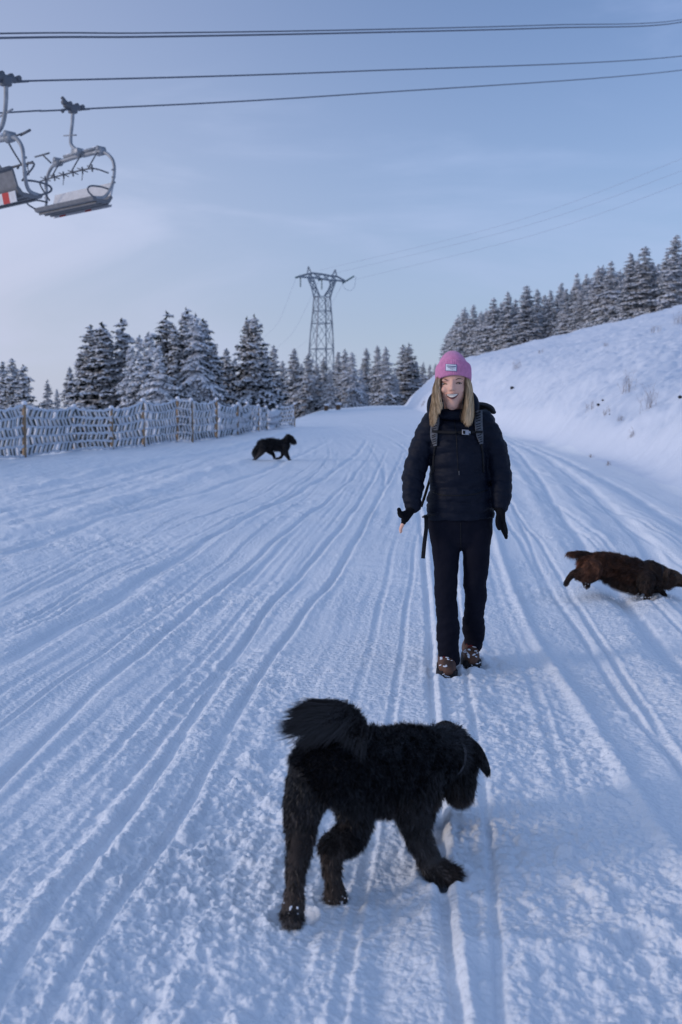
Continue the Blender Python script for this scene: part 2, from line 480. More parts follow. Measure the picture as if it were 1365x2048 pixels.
def ground_z(x, y, fine=True):
    x = np.asarray(x, float); y = np.asarray(y, float)
    z = base_z(x, y)
    r = np.hypot(x, y)
    u = x - foot(y)
    onpiste = 1 - smooth(-.6, .5, u)
    hill = smooth(.2, 1.6, u)
    # broad undulation
    z = z + .030 * fbm(x * .45, y * .45, 3, 3) * onpiste + .05 * fbm(x * .10, y * .10, 2, 8)
    # hill: wind-blown hummocks running down the slope
    z = z + hill * (.22 * fbm((x + .5 * y) * .16, (y - .6 * x) * .32, 4, 21) + .11 * np.abs(fbm((x + .6 * y) * .5, (y - x) * 1.1, 3, 25)))
    z = z + hill * smooth(60, 120, r) * .35 * fbm(x * .08, y * .05, 3, 31)
    z = z + hill * (.10 * np.abs(fbm((y - .35 * x) * .55, (x + .3 * y) * .13, 3, 34)) + .05 * fbm((y - .5 * x) * 1.6, (x + .4 * y) * .35, 3, 36)) * (1 - smooth(60, 110, r))
    # tracks
    rough = np.ones_like(x)
    wob = .014 * vnoise(x * .7, y * .7, 40)
    for i, (kind, hw, dep, ty, tx) in enumerate(TRACKS):
        xt = np.interp(y, ty, tx)
        sl = np.interp(y, ty, np.gradient(tx, ty + np.arange(len(ty)) * 1e-7))
        d = (x - xt + wob * (.4 + hw * 4)) / np.sqrt(1 + np.clip(sl, -3, 3) ** 2)
        m = smooth(ty[0] - .05, ty[0] + .4, y) if ty[0] > 4 else smooth(-2.5, 0, y)
        m = m * (1 - smooth(ty[-1] - 4, ty[-1] + 2, y)) * onpiste
        var = .75 + .5 * vnoise(y * .9 + i * 3.3, x * 0 + i, 60 + i)
        # grooves are broken up under the churned strip at the bottom of the picture
        if kind == 'groove':
            z = z + m * var * dep * .50 * (-np.exp(-(d / (hw * .46)) ** 6) + .30 * np.exp(-((np.abs(d) - 1.2 * hw) / (.45 * hw)) ** 2))
            rough = rough * (1 - .50 * m * np.exp(-(d / (hw * .62)) ** 4))
        else:
            z = z + m * var * dep * np.exp(-(d / hw) ** 2)
    if not fine:
        return z
    # compacted tread band beside the ski track: cross ripples
    bx = np.interp(y, [2, 5, 9, 14, 25], [-.08, .10, .32, .5, .9])
    band = np.exp(-((x - bx) / (.30 + .01 * y)) ** 4) * smooth(3.2, 4.2, y) * (1 - smooth(10, 16, y))
    z = z + band * .006 * np.sin(y * 2 * PI / .055 + 2 * vnoise(x * 2, y * 2, 71)) * (.5 + vnoise(x * 3, y * 3, 72))
    # crumbs and clods of broken snow
    wx = x + .03 * vnoise(x * 9, y * 9, 81); wy = y + .03 * vnoise(x * 9, y * 9, 82)
    patch = np.clip(.55 + .9 * fbm(x * .9, y * .35, 3, 90), .08, 1.5)
    smoothside = smooth(1.2, 3.2, x - .05 * y) * .55
    near = 1 - smooth(2.6, 4.2, r)
    amp = (patch * (1 - smoothside) * (1 - .55 * band) + .35 * near) * rough * onpiste
    amp = amp * (1 - .5 * smooth(25, 60, r))
    # grooming streaks along the run
    uu = x - .10 * y + .0016 * y * y * smooth(6, 40, y) - .02 * vnoise(x * .6, y * .6, 44)
    st = fbm(uu * 5.5, y * .16, 3, 170, .6)
    st2 = vnoise(uu * 17, y * .35, 175)
    gr_ = np.zeros_like(x)
    for gi in range(46):
        rq = _hash(np.array([gi]), np.array([7]), 400 + gi)[0]; rq2 = _hash(np.array([gi]), np.array([9]), 500 + gi)[0]; rq3 = _hash(np.array([gi]), np.array([11]), 600 + gi)[0]
        u0 = -8.5 + 14.5 * (gi + rq) / 46
        y0_, y1_ = 1.0 + 9 * rq2 ** 2, 14 + 40 * rq3
        hw_ = .014 + .016 * rq2
        q_ = (uu - u0 - (.018 * (rq3 - .5)) * y) / hw_
        on_ = smooth(y0_ - .3, y0_ + .3, y) * (1 - smooth(y1_, y1_ + 3, y))
        gr_ = gr_ + on_ * (.008 + .010 * rq3) * (-np.exp(-q_ ** 4) + .45 * np.exp(-((np.abs(q_) - 1.7) / .55) ** 2))
    z = z + onpiste * gr_ * (.6 + .5 * vnoise(x * .8, y * .5, 179))
    fl = .35 + .65 * smooth(-.2, .5, vnoise(x * .35 + 9, y * .22, 178))
    z = z + rough * onpiste * fl * (.012 * st + .0045 * st2 * (1 - smooth(14, 30, r)))
    lr = smooth(-1.2, -3.6, x) * smooth(6, 10, y) * (1 - smooth(24, 34, y)) * onpiste * rough
    z = z + lr * (.016 * fbm(x * 2.2, y * 1.1, 4, 190, .6) + .30 * .07 * lumps(wx, wy, .30, 195, .25) + .14 * .12 * lumps(wx, wy, .14, 197, .45))
    fine_ = .75 * amp + .30 * rough * onpiste
    jx, jy = x + .014 * vnoise(x * 24, y * 24, 83), y + .014 * vnoise(x * 24, y * 24, 84)
    z = z + fine_ * .026 * .36 * lumps(jx, jy, .026, 95, .62) * (1 - smooth(7, 12, r))
    z = z + fine_ * .050 * .36 * lumps(wx, wy, .050, 100, .45) * (1 - smooth(9, 18, r))
    z = z + amp * (.10 * .22 * lumps(wx, wy, .10, 110, .30) * (1 - smooth(20, 40, r)) + .24 * .05 * lumps(wx, wy, .24, 120, .25))
    z = z + amp * .007 * fbm(x * 8, y * 8, 4, 130, .6) + fine_ * .0035 * fbm(x * 34, y * 34, 3, 133, .65) * (1 - smooth(6, 11, r))
    # churned bar of snow across the foreground, right of the middle
    cb = np.exp(-((y - 2.48 - .10 * x - .05 * vnoise(x * 3, x * 0, 150)) / .09) ** 2) * smooth(.15, .4, x) * (1 - smooth(1.1, 1.6, x))
    z = z + cb * (.030 + .03 * vnoise(x * 8, y * 8, 151))
    z = z + hill * (.028 * fbm(x * 1.9 - y * .6, y * 1.9, 4, 160, .6) + .05 * lumps(x, y, .5, 165, .16))
    return z


def gz(x, y):
    return float(ground_z(np.array([x]), np.array([y]), True)[0])


def gz_soft(x, y):
    return float(ground_z(np.array([x]), np.array([y]), False)[0])


rs = [0.0, .25, .6, 1.0, 1.4, 1.7]
r = 1.9
while r < 650:
    rs.append(r)
    r += max(.004, min(r * r * .0006, .0052 * r))
rs = np.array(rs)
A = math.radians(22)
th = np.concatenate([np.linspace(-PI, -math.radians(50), 70, endpoint=False), np.linspace(-math.radians(50), -A, 60, endpoint=False),
                     np.linspace(-A, A, 520, endpoint=False), np.linspace(A, math.radians(50), 60, endpoint=False),
                     np.linspace(math.radians(50), PI, 70, endpoint=True)])
RR, TH = np.meshgrid(rs, th, indexing='ij')
GX, GY = RR * np.sin(TH), RR * np.cos(TH)
PRESS = []      # (x, y, radius, depth) prints pressed by paws and boots; filled before the ground is built


def build_ground():
    GZ = ground_z(GX, GY)
    for (x, y, rad, dep) in PRESS:
        d2 = (GX - x) ** 2 + (GY - y) ** 2
        GZ[:] = GZ - dep * np.exp(-(d2 / rad ** 2) ** 2) + .4 * dep * np.exp(-((np.sqrt(d2) - 1.5 * rad) / (.4 * rad)) ** 2)
    nr, nc = GX.shape
    V = np.stack([GX, GY, GZ], -1).reshape(-1, 3)
    idx = np.arange(nr * nc).reshape(nr, nc)
    Q = np.stack([idx[:-1, :-1], idx[:-1, 1:], idx[1:, 1:], idx[1:, :-1]], -1).reshape(-1, 4)[:, ::-1]
    c = V[Q].mean(1)
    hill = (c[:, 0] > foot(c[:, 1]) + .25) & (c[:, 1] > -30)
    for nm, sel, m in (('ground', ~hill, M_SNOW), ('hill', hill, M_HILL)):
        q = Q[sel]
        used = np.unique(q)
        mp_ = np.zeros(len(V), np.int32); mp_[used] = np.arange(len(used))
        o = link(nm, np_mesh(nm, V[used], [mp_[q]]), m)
        tag(o, kind='structure')
# ------------------------------------------------------------------ spruces
M_NEEDLE = mat('spruce_needles', (.022, .032, .032), rough=.85, spec=.15, noise=.5, nscale=1.5, color2=(.040, .050, .050))
M_FROST = mat('frosted_needles', (.036, .050, .054), rough=.9, spec=.1, noise=.5, nscale=2.2, color2=(.40, .45, .50))
M_BARK = mat('bark', (.07, .055, .045), rough=.9, spec=.1, noise=.4, nscale=8)
M_BSNOW = mat('bough_snow', (.87, .88, .92), rough=.7, spec=.2, bump=.3, bscale=6, bdist=.05)


def spruce(seed, H=10.0, R=2.1, laden=.75, gap=.0, droop=.55, frost=False):
    """returns (trunk, crown, snow) meshes of a spruce with its foot at the origin"""
    rnd = random.Random(seed)
    bm = bmesh.new()
    lean = rnd.uniform(-.02, .02)
    tube(bm, [(0, 0, -.6), (lean * 2, 0, H * .3), (lean * 5, .0, H * .7), (lean * 6, 0, H)], [.017 * H, .014 * H, .006 * H, .012], seg=8, n=8)
    tr = bpy.data.meshes.new('trunk'); bm.to_mesh(tr); bm.free()
    FV, FF3, SV, SF3 = [], [], [], []

    def tri(a, b, c):
        i = len(FV); FV.extend((a, b, c)); FF3.append((i, i + 1, i + 2))

    def blob(c, ax, sd, l, w_, h):
        """low rounded lump of snow lying along ax"""
        i = len(SV)
        up = Vector((0, 0, 1))
        ring = []
        for k in range(6):
            a = 2 * PI * k / 6 + rnd.uniform(-.3, .3)
            q = rnd.uniform(.75, 1.2)
            ring.append(c + ax * (math.cos(a) * l * q) + sd * (math.sin(a) * w_ * q) - up * (h * .35))
        top = [c + ax * (.45 * l) + up * h * .8, c - ax * (.45 * l) + up * h]
        SV.extend(ring + top + [c - up * h * .5])
        for k in range(6):
            n_ = (k + 1) % 6
            t = 6 if math.cos(2 * PI * (k + .5) / 6) > 0 else 7
            SF3.append((i + k, i + n_, i + t))
            SF3.append((i + n_, i + k, i + 8))
        SF3.append((i + 1, i + 2, i + 6)) if False else None
        SF3.append((i + 6, i + 1, i + 7)); SF3.append((i + 7, i + 4, i + 6)) if True else None
    z = H * .05
    while z < H * .985:
        t = z / H
        Lr = R * (1 - t) ** .82 * rnd.choice((.55, .75, .9, 1.0, 1.1, 1.3)) + .12
        nb = 9 if t < .5 else (8 if t < .8 else 6)
        a0 = rnd.uniform(0, 6.28)
        for b in range(nb):
            if rnd.random() < gap: continue
            a = a0 + 2 * PI * b / nb + rnd.uniform(-.3, .3)
            Lb = Lr * rnd.uniform(.7, 1.15)
            zb = max(.02 * H, z + rnd.uniform(-.035, .03) * H)
            d = Vector((math.cos(a), math.sin(a), 0)); s = Vector((-d.y, d.x, 0))
            dr = droop * rnd.uniform(.6, 1.35) * (1.15 - .75 * t)
            pts = []
            ns = 6 if Lb > .9 else 4
            for k in range(ns + 1):
                q = k / ns
                pts.append(Vector((lean * zb * .6, 0, zb)) + d * (Lb * q) + Vector((0, 0, Lb * (.10 * q - dr * q ** 1.5 + .18 * q ** 4))) + s * (rnd.uniform(-.04, .04) * Lb * q))
            heavy = rnd.random() < laden
            for k in range(1, ns + 1):
                p, pp = pts[k], pts[k - 1]
                ax = (p - pp).normalized()
                q = k / ns
                wv = (.30 * Lb * (1 - .62 * q) + .10) * rnd.uniform(.8, 1.25)
                seglen = (p - pp).length
                # needle fans to both sides, drooping
                for sg in (-1, 1):
                    for rep in range(2):
                        m = pp.lerp(p, rnd.random())
                        tip = m + s * (sg * wv * rnd.uniform(.7, 1.15)) + d * (wv * rnd.uniform(.25, .8)) - Vector((0, 0, wv * rnd.uniform(.15, .6)))
                        tri(m - ax * seglen * .45, m + ax * seglen * .55, tip)
                        if rep == 0 and rnd.random() < (.88 if heavy else .42):
                            c = m.lerp(tip, rnd.uniform(.35, .7)) + Vector((0, 0, .03))
                            e = (tip - m).normalized(); f = Vector((0, 0, 1)).cross(e)
                            if f.length > .1:
                                blob(c, e, f.normalized(), wv * rnd.uniform(.42, .7), wv * rnd.uniform(.20, .36) + .025, .045 + .14 * wv)
                # hanging curtain of twigs below the bough
                for rep in range(2):
                    m = pp.lerp(p, rnd.random())
                    tri(m - ax * seglen * .4, m + ax * seglen * .5, m + s * rnd.uniform(-.12, .12) * Lb + ax * rnd.uniform(-.1, .2) - Vector((0, 0, rnd.uniform(.16, .42) * (1.1 - .6 * t))))
                if rnd.random() < (.92 if heavy else .35):
                    c = pp.lerp(p, .55) + Vector((0, 0, .035))
                    blob(c, ax, s, seglen * rnd.uniform(.6, .85), (.06 + .26 * wv) * rnd.uniform(.8, 1.35), .06 + .13 * wv)
            if rnd.random() < .6:
                p = pts[-1]
                tri(p - s * .09, p + s * .09, p + d * .22 - Vector((0, 0, rnd.uniform(.05, .25))))
        z += H * (.034 if t < .8 else .027) * rnd.uniform(.8, 1.2)
    for k in range(6):      # leader
        a = k * 1.05
        p = Vector((lean * H * .6, 0, H * (1.0 - .012 * k)))
        tri(p + Vector((0, 0, .14)), p + Vector((math.cos(a) * .16, math.sin(a) * .16, -.02)), p - Vector((0, 0, .18)))
    cw = np_mesh('crown', [tuple(v) for v in FV], [FF3])
    sn = np_mesh('snow', [tuple(v) for v in SV], [[f for f in SF3 if f]])
    for me, m in ((tr, M_BARK), (cw, M_FROST if frost else M_NEEDLE), (sn, M_BSNOW)):
        me.materials.append(m)
        me.polygons.foreach_set('use_smooth', [me is not cw] * len(me.polygons))
    return tr, cw, sn


PROTO = {
    'slim': [spruce(1, 10, 1.45, .72, .12, .5), spruce(2, 10, 1.6, .6, .2, .6), spruce(3, 10, 1.3, .8, .15, .6)],
    'full': [spruce(4, 10, 2.1, .8, .08, .7), spruce(5, 10, 2.4, .72, .14, .75), spruce(6, 10, 1.9, .9, .1, .7)],
    'laden': [spruce(7, 10, 2.8, 1.0, .03, 1.0, True), spruce(8, 10, 2.4, 1.0, .05, .9, True)],
    'dark': [spruce(9, 10, 2.1, .38, .0, .5), spruce(10, 10, 2.3, .45, .0, .55)],
    'hill': [spruce(11, 10, 1.55, .95, .05, .75, True), spruce(12, 10, 1.9, .92, .08, .8, True), spruce(13, 10, 1.3, .85, .10, .7, True), spruce(14, 10, 2.1, 1.0, .03, .95, True), spruce(15, 10, 1.6, .8, .16, .6, True)],
}
rt = random.Random(5)


def tree(px, top, Y, kind, label, group, wide=1.0, pick=None):
    X = at(px, top, Y).x
    zb = float(base_z(np.array([X]), np.array([Y]))[0]) - .1
    h = at(px, top, Y).z - zb
    pr = PROTO[kind][rt.randrange(len(PROTO[kind])) if pick is None else pick]
    t = empty('spruce_tree', (X, Y, zb), label, 'tree', group)
    s = h / 10.0
    wide *= 1.30
    t.scale = (s * wide * rt.uniform(.95, 1.05), s * wide * rt.uniform(.95, 1.05), s)
    t.rotation_euler = (0, 0, rt.uniform(0, 6.28))
    for nm, me in zip(('trunk', 'crown', 'snow'), pr):
        o = bpy.data.objects.new(nm, me); COL.objects.link(o); o.parent = t
    return t


GL, GC, GR = 'snowy spruces behind the snow fence', 'snowy spruces around the pylon and the far end of the piste', 'snow laden spruces along the crest of the hill'
LEFT = [
    (-40, 700, 92, 'full', 1, None), (4, 725, 96, 'slim', 1.1, 'slim spruce cut by the left edge of the photo behind the fence'),
    (24, 718, 90, 'slim', 1.15, 'taller middle spruce of the trio left of the fence stakes'),
    (47, 731, 86, 'full', 1.0, 'short full spruce right of the trio at the far left above the fence'),
    (93, 760, 115, 'slim', 1.0, 'small lone spruce in the sky gap behind the second fence panel'),
    (114, 778, 125, 'slim', .9, 'smallest spruce, a bare tip beside the lone spruce behind the fence'),
    (139, 735, 104, 'full', .8, 'medium spruce at the left foot of the tall left clump'),
    (160, 704, 99, 'full', .8, 'leaning low spruce tucked under the left shoulder of the tall clump'),
    (184, 652, 96, 'slim', 1.45, 'left spire of the three close spires in the tall clump behind the fence'),
    (201, 647, 94, 'slim', 1.4, 'middle and highest spire of the three close spires left of centre clump'),
    (214, 661, 98, 'slim', 1.3, 'right spire of the three close spires, partly behind its neighbours'),
    (244, 636, 95, 'full', .85, 'straight narrow crowned spruce standing alone between the three spires and the snow laden ones'),
    (262, 690, 88, 'laden', .7, 'low heavily snowed spruce under the straight narrow one'),
    (280, 672, 92, 'laden', .75, 'snow covered spruce with a rounded tip left of the broad laden spruce'),
    (298, 664, 88, 'laden', 1.0, 'broad spruce with the thickest drooping snow boughs just above the fence'),
    (317, 690, 84, 'laden', .9, 'low wide laden spruce with boughs touching the fence net'),
    (334, 624, 97, 'slim', 1.5, 'tall spire with a thin bare tip left of the highest spruce'),
    (350, 652, 95, 'full', .8, 'shorter spruce wedged between the thin tipped spire and the highest spruce'),
    (374, 618, 96, 'full', .95, 'highest spruce of the left stand behind the snow fence'),
    (391, 627, 94, 'laden', .75, 'second spire of the highest clump with long hanging snow boughs'),
    (409, 640, 98, 'full', 1.0, 'right hand spruce of the highest clump with a ragged right side'),
    (428, 690, 104, 'full', .8, 'low spruce filling the gap right of the highest clump'),
    (452, 698, 108, 'full', .95, 'medium snowy spruce left of the dark twin spruces'),
    (470, 715, 112, 'laden', .8, 'short snowy spruce at the left foot of the dark twins'),
    (495, 634, 104, 'dark', .78, 'left one of the twin dark spruces with little snow'),
    (510, 631, 103, 'dark', .9, 'right one of the twin dark spruces, broad and nearly black'),
    (530, 705, 108, 'full', .8, 'small spruce leaning out on the right of the dark twins'),
    (549, 692, 124, 'slim', 1.2, 'pointed slim spruce between the dark twins and the pylon'),
]
CENTRE = [
    (566, 722, 150, 'slim', 1.2, 'small far spruce left of the tall pointed one beside the pylon'),
    (588, 698, 138, 'full', .95, 'pointed spruce with open tiers just left of the pylon legs'),
    (604, 728, 155, 'slim', 1.1, 'thin far spruce squeezed behind the left pylon leg'),
    (618, 706, 128, 'full', 1.0, 'spruce in front of the left pylon leg with grey snowy tiers'),
    (634, 726, 132, 'full', .9, 'lower spruce between the pylon legs'),
    (646, 715, 165, 'slim', 1.2, 'far spruce tip seen through the middle of the pylon lattice'),
    (660, 738, 126, 'full', .9, 'short spruce in front of the right pylon leg'),
    (676, 705, 160, 'slim', 1.3, 'thin spruce behind the right pylon leg'),
    (690, 699, 136, 'full', .95, 'round topped spruce just right of the pylon'),
    (704, 704, 132, 'laden', .85, 'broad snowy spruce standing right of the pylon above the brown footings'),
    (722, 738, 140, 'laden', .8, 'low snowy spruce filling the foot right of the broad one'),
    (733, 697, 165, 'slim', 1.2, 'slender single spire between the two spruce groups right of the pylon'),
    (756, 691, 160, 'full', .85, 'left spruce of the pair midway between pylon and walker'),
    (773, 694, 158, 'full', .95, 'right spruce of the pair midway between pylon and walker'),
    (790, 735, 168, 'laden', .7, 'low snowy spruce behind the pair near the walker'),
    (806, 690, 175, 'slim', 1.4, 'left spire of the far twin spruces nearest the hill foot'),
    (820, 687, 172, 'slim', 1.5, 'right spire of the far twin spruces nearest the hill foot'),
    (833, 722, 176, 'full', .9, 'snowy spruce leaning on the far twins at the hill foot'),
    (846, 725, 215, 'slim', 1.1, 'tiny distant spruce left of the pink beanie'),
    (860, 730, 220, 'slim', 1.1, 'tiny distant spruce half hidden by the pink beanie'),
    (872, 728, 225, 'slim', 1.2, 'distant spruce behind the left side of the pink beanie'),
]
RIGHT = [
    (905, 652, 248, 1.2, 'spruce at the lower left end of the hill crest row'), (916, 631, 246, 1.2, 'second spruce from the low end of the crest row'),
    (931, 615, 243, 1.1, 'taller spruce above the pink beanie on the crest'), (948, 610, 240, 1.2, 'twin tipped looking spruce right above the beanie'),
    (963, 622, 236, 1.1, 'short spruce behind the right edge of the beanie on the crest'), (976, 628, 232, 1.0, 'low grey spruce between two taller ones near the low end of the crest'),
    (988, 596, 232, 1.25, 'pointed spruce that rises first above the low crest row'), (1003, 606, 234, 1.1, 'spruce tucked behind the first pointed one on the crest'),
    (1016, 584, 226, 1.3, 'sharp tipped spruce left of the bright pyramid spruce'), (1032, 599, 228, 1.1, 'darker spruce behind the left side of the bright pyramid spruce'),
    (1054, 571, 214, 1.6, 'bright pyramid shaped spruce standing forward on the crest'), (1077, 579, 222, 1.1, 'flat topped spruce right of the bright pyramid spruce'),
    (1090, 590, 224, 1.1, 'low spruce behind the dip in the middle of the crest row'), (1101, 581, 214, 1.2, 'dark lower spruce in the middle of the crest row'),
    (1122, 566, 214, 1.1, 'narrow spruce with a sharp dark tip in mid crest'), (1132, 578, 205, 1.2, 'snowy spruce leaning in front of the sharp dark tip'),
    (1155, 547, 205, 1.0, 'thin tall spire left of the snowy cone on the crest'), (1163, 580, 196, 1.5, 'snowy cone with a wide base at the edge of the slope'),
    (1172, 549, 202, 1.1, 'slender spire right behind the snowy cone'), (1196, 533, 192, 1.2, 'left spruce of the tall dark pair right of the snowy cone'),
    (1208, 531, 194, 1.2, 'right spruce of the tall dark pair right of the snowy cone'), (1223, 523, 188, 1.2, 'tall spruce closing the dark pair on the right'),
    (1240, 548, 190, 1.1, 'low spruce in the notch before the wide white spruces'), (1261, 507, 176, 1.4, 'wide white spruce with long hanging boughs, left of two'),
    (1276, 520, 182, 1.2, 'spruce between the two wide white ones'), (1291, 494, 174, 1.5, 'wide white spruce with swept boughs, right of two'),
    (1308, 525, 180, 1.2, 'grey spruce in the gap left of the highest crest spruce'), (1320, 540, 178, 1.1, 'low spruce at the foot of the highest crest spruce'),
    (1333, 504, 172, 1.2, 'left shoulder spruce beside the highest one on the crest'), (1350, 471, 166, 1.3, 'highest spruce on the crest near the right edge'),
    (1368, 497, 170, 1.2, 'spruce cut by the right edge of the photo on the crest'), (1395, 470, 164, 1.3, None), (1425, 455, 160, 1.3, None),
]
for row in LEFT:
    px, top, Y, kind, wd, lab = row
    if lab: tree(px, top, Y, kind, lab, GL, wd)
for px, top, Y, kind, wd, lab in CENTRE:
    tree(px, top, Y, kind, lab, GC, wd)
for px, top, Y, wd, lab in RIGHT:
    if lab: tree(px, top, Y, 'hill', lab, GR, wd)
# the second row of the hill wood, only tips in the gaps
for i in range(26):
    px = 898 + i * 18 + rt.uniform(-5, 5)
    Y = np.interp(px, [890, 1100, 1365], [275, 245, 200]) + rt.uniform(-4, 10)
    top = np.interp(px, [890, 931, 1016, 1122, 1196, 1261, 1365], [668, 632, 603, 588, 556, 533, 515]) + rt.uniform(-6, 16)
    tree(px, top, Y, 'hill', 'grey spruce tip in the dense back row behind the crest spruces', 'back row of the hill wood', 1.25)

# ------------------------------------------------------------------ snow fence
M_POST = mat('fence_wood', (.40, .27, .16), rough=.85, noise=.4, nscale=6, color2=(.20, .14, .09))
M_NET = mat('frosted_net', (.66, .68, .72), rough=.8, spec=.2, noise=.3, nscale=5, color2=(.70, .73, .79))
M_NETDARK = mat('dark_net', (.055, .070, .068), rough=.7, noise=.5, nscale=9, color2=(.16, .18, .185))
M_CAP = mat('frost_snow', (.80, .82, .87), rough=.7, bump=.3, bscale=15)
PP = [(-330, 800, 962), (-185, 803, 944), (-62, 806, 931), (49, 808, 917), (151, 813, 904), (225, 816, 901), (288, 801, 894), (355, 797, 886), (385, 800, 886), (433, 799, 880),
      (475, 808, 872), (497, 806, 866), (517, 811, 864), (534, 814, 862), (556, 814, 856), (589, 808, 855)]
fence = empty('snow_fence', on_ground(49, 917), 'long frosted net snow fence on wooden stakes left of the piste', 'fence')
posts = []
rf = random.Random(11)
for i, (px, top, bot) in enumerate(PP):
    g = on_ground(px, bot)
    zb = gz_soft(g.x, g.y)
    zt = at(px, top, g.y).z
    posts.append((g.x, g.y, zb, zt))
    bm = bmesh.new()
    lx, ly = rf.uniform(-.04, .04), rf.uniform(-.03, .03)
    tube(bm, [(g.x, g.y, zb - .3), (g.x + lx * .5, g.y + ly * .5, (zb + zt) / 2), (g.x + lx, g.y + ly, zt)], [.055, .050, .046], seg=10, n=6,
         mod=lambda t, a: 1 + .06 * math.sin(3 * a + 9 * t))
    p = bm_obj('post', bm, M_POST, fence)
    bm = bmesh.new()
    ell(bm, (g.x + lx, g.y + ly, zt + .02), (.075, .07, .06), u=10, v=6)
    for k in range(rf.randrange(2, 5)):     # frost stuck to the stake
        zz = rf.uniform(zb + .2, zt - .1)
        ell(bm, (g.x - .045 + rf.uniform(-.01, .03), g.y - .035, zz), (.03, .025, rf.uniform(.06, .14)), u=8, v=6)
    bm_obj('snow_cap', bm, M_CAP, p)
for i in range(len(posts) - 1):
    a, b = posts[i], posts[i + 1]
    Lp = math.hypot(b[0] - a[0], b[1] - a[1])
    pxw = PP[i + 1][0] - PP[i][0]
    nb = max(4, round(pxw / (8.2 if i < 6 else 5.5)))
    per = Lp / nb
    near = i < 9
    rows = 5
    sag = min(.20, .045 * Lp) * rf.uniform(.7, 1.2)
    bulge = rf.uniform(-.10, .10)
    bm = bmesh.new(); bare = []

    def P(u, v, off=0.0):
        s_ = 4 * u * (1 - u)
        zt = a[3] * (1 - u) + b[3] * u - .04 - sag * s_
        zb_ = a[2] * (1 - u) + b[2] * u - .02 + .05 * s_
        x = a[0] * (1 - u) + b[0] * u; y = a[1] * (1 - u) + b[1] * u - .05
        z = zb_ + (zt - zb_) * v + .012 * math.sin(u * 31 + v * 20 + i)
        bl = bulge * s_ * math.sin(v * PI) + .025 * math.sin(u * 17 + i)
        return Vector((x + .3 * bl, y + bl - off, z))
    nseg = 22
    for rI in range(rows + 1):
        v = .03 + .97 * rI / rows
        pts = [P(k / nseg, v + .010 * math.sin(k * 1.7 + rI)) for k in range(nseg + 1)]
        th_ = .036 if rI not in (0, rows) else .042
        rr_ = [(.020 + .012 * rf.random(), th_ * rf.uniform(.75, 1.25)) for _ in pts]
        tube(bm, pts, rr_, seg=6, up=(0, 0, 1))
    for k in range(nb + 1):
        u = (k + rf.uniform(-.15, .15)) / nb
        if not 0.008 < u < .985: continue
        for rI in range(rows):
            u = min(.98, max(.01, (k + .37 * rI % 1 - .3 + rf.uniform(-.12, .12)) / nb))
            sl = per * .24 * (1 if (rI + i) % 2 else -1) * (1.0 if rI < rows - 1 else 1.5) + rf.uniform(-.05, .05) * per
            v0, v1 = .03 + .97 * rI / rows, .03 + .97 * (rI + 1) / rows
            du = sl / Lp
            w_ = per * rf.uniform(.26, .44)
            bar(bm, P(max(0, u - du), v0), P(min(1, u + du), v1), w_, .022, up=(0, 1, 0))
            if rf.random() < .92:      # darker strip set in the slit beside the bar
                n0 = len(bm.faces)
                us = u + .47 / nb
                wd_ = per * rf.uniform(.16, .32) * (1.25 if rI in (0, rows - 1) else 1)
                bar(bm, P(max(0, us - du), v0 + .008, -.018), P(min(1, us + du), v1 - .008, -.018), wd_, .008, up=(0, 1, 0))
                bare.append((n0, len(bm.faces)))  # faces of the dark strip
    bm.faces.ensure_lookup_table()
    for n0, n1 in bare:
        for f_ in bm.faces[n0:n1]: f_.material_index = 1
    n = bm_obj('netting', bm, M_NET, fence, smooth=True)
    n.data.materials.append(M_NETDARK)

# ------------------------------------------------------------------ pylon
M_STEEL = mat('galvanised_steel', (.24, .28, .33), rough=.5, metal=.3, spec=.4, noise=.3, nscale=1)
M_GLASS = mat('insulator_glass', (.08, .15, .17), rough=.25, spec=.5)
M_WIRE = mat('power_wire', (.34, .39, .48), rough=.6)
PY = 206.0
c0 = at(645, 812, PY)
pyl = empty('electricity_pylon', (c0.x, PY, base_z(np.array([c0.x]), np.array([PY]))[0]), 'steel lattice power pylon with forked head rising above the far spruces', 'pylon')


def Q(px, py, dy=0.0):
    v = at(px, py, PY); return Vector((v.x, PY + dy, v.z))


# four legs: measured half widths at the photo's heights (upright plane), same depth
lev = [(845, 617, 677), (772, 618.5, 668.5), (698, 618.5, 667.5), (647, 623, 665), (622, 626, 663), (594, 628, 661)]
D = [3.6, 2.9, 2.3, 1.9, 1.7, 1.5]
bm = bmesh.new()
corner = []
tilt = 5.0
for (py, xl, xr), d in zip(lev, D):
    L0, R0 = Q(xl, py), Q(xr, py)
    half = (R0.x - L0.x) / 2; cx = (R0.x + L0.x) / 2
    ca, sa = math.cos(.42), math.sin(.42)
    k = half / (ca + sa)
    corner.append([Vector((cx + (i * ca - j * sa) * k, PY + (i * sa + j * ca) * k, L0.z)) for i, j in ((-1, -1), (1, -1), (1, 1), (-1, 1))])
for q in range(4):
    bmL = bmesh.new()
    for a, b in zip(corner[:-1], corner[1:]):
        bar(bmL, a[q], b[q], .21)
    bm_obj('leg', bmL, M_STEEL, pyl, smooth=False)
for li, (a, b) in enumerate(zip(corner[:-1], corner[1:])):
    nsub = 2 if li < 2 else 1
    for s in range(nsub):
        A_ = [a[q].lerp(b[q], s / nsub) for q in range(4)]
        B_ = [a[q].lerp(b[q], (s + 1) / nsub) for q in range(4)]
        for q in range(4):
            n_ = (q + 1) % 4
            bar(bm, A_[q], B_[n_], .085); bar(bm, A_[n_], B_[q], .085)
            bar(bm, B_[q], B_[n_], .14 if s == nsub - 1 else .09)
bm_obj('lattice_bracing', bm, M_STEEL, pyl, smooth=False)
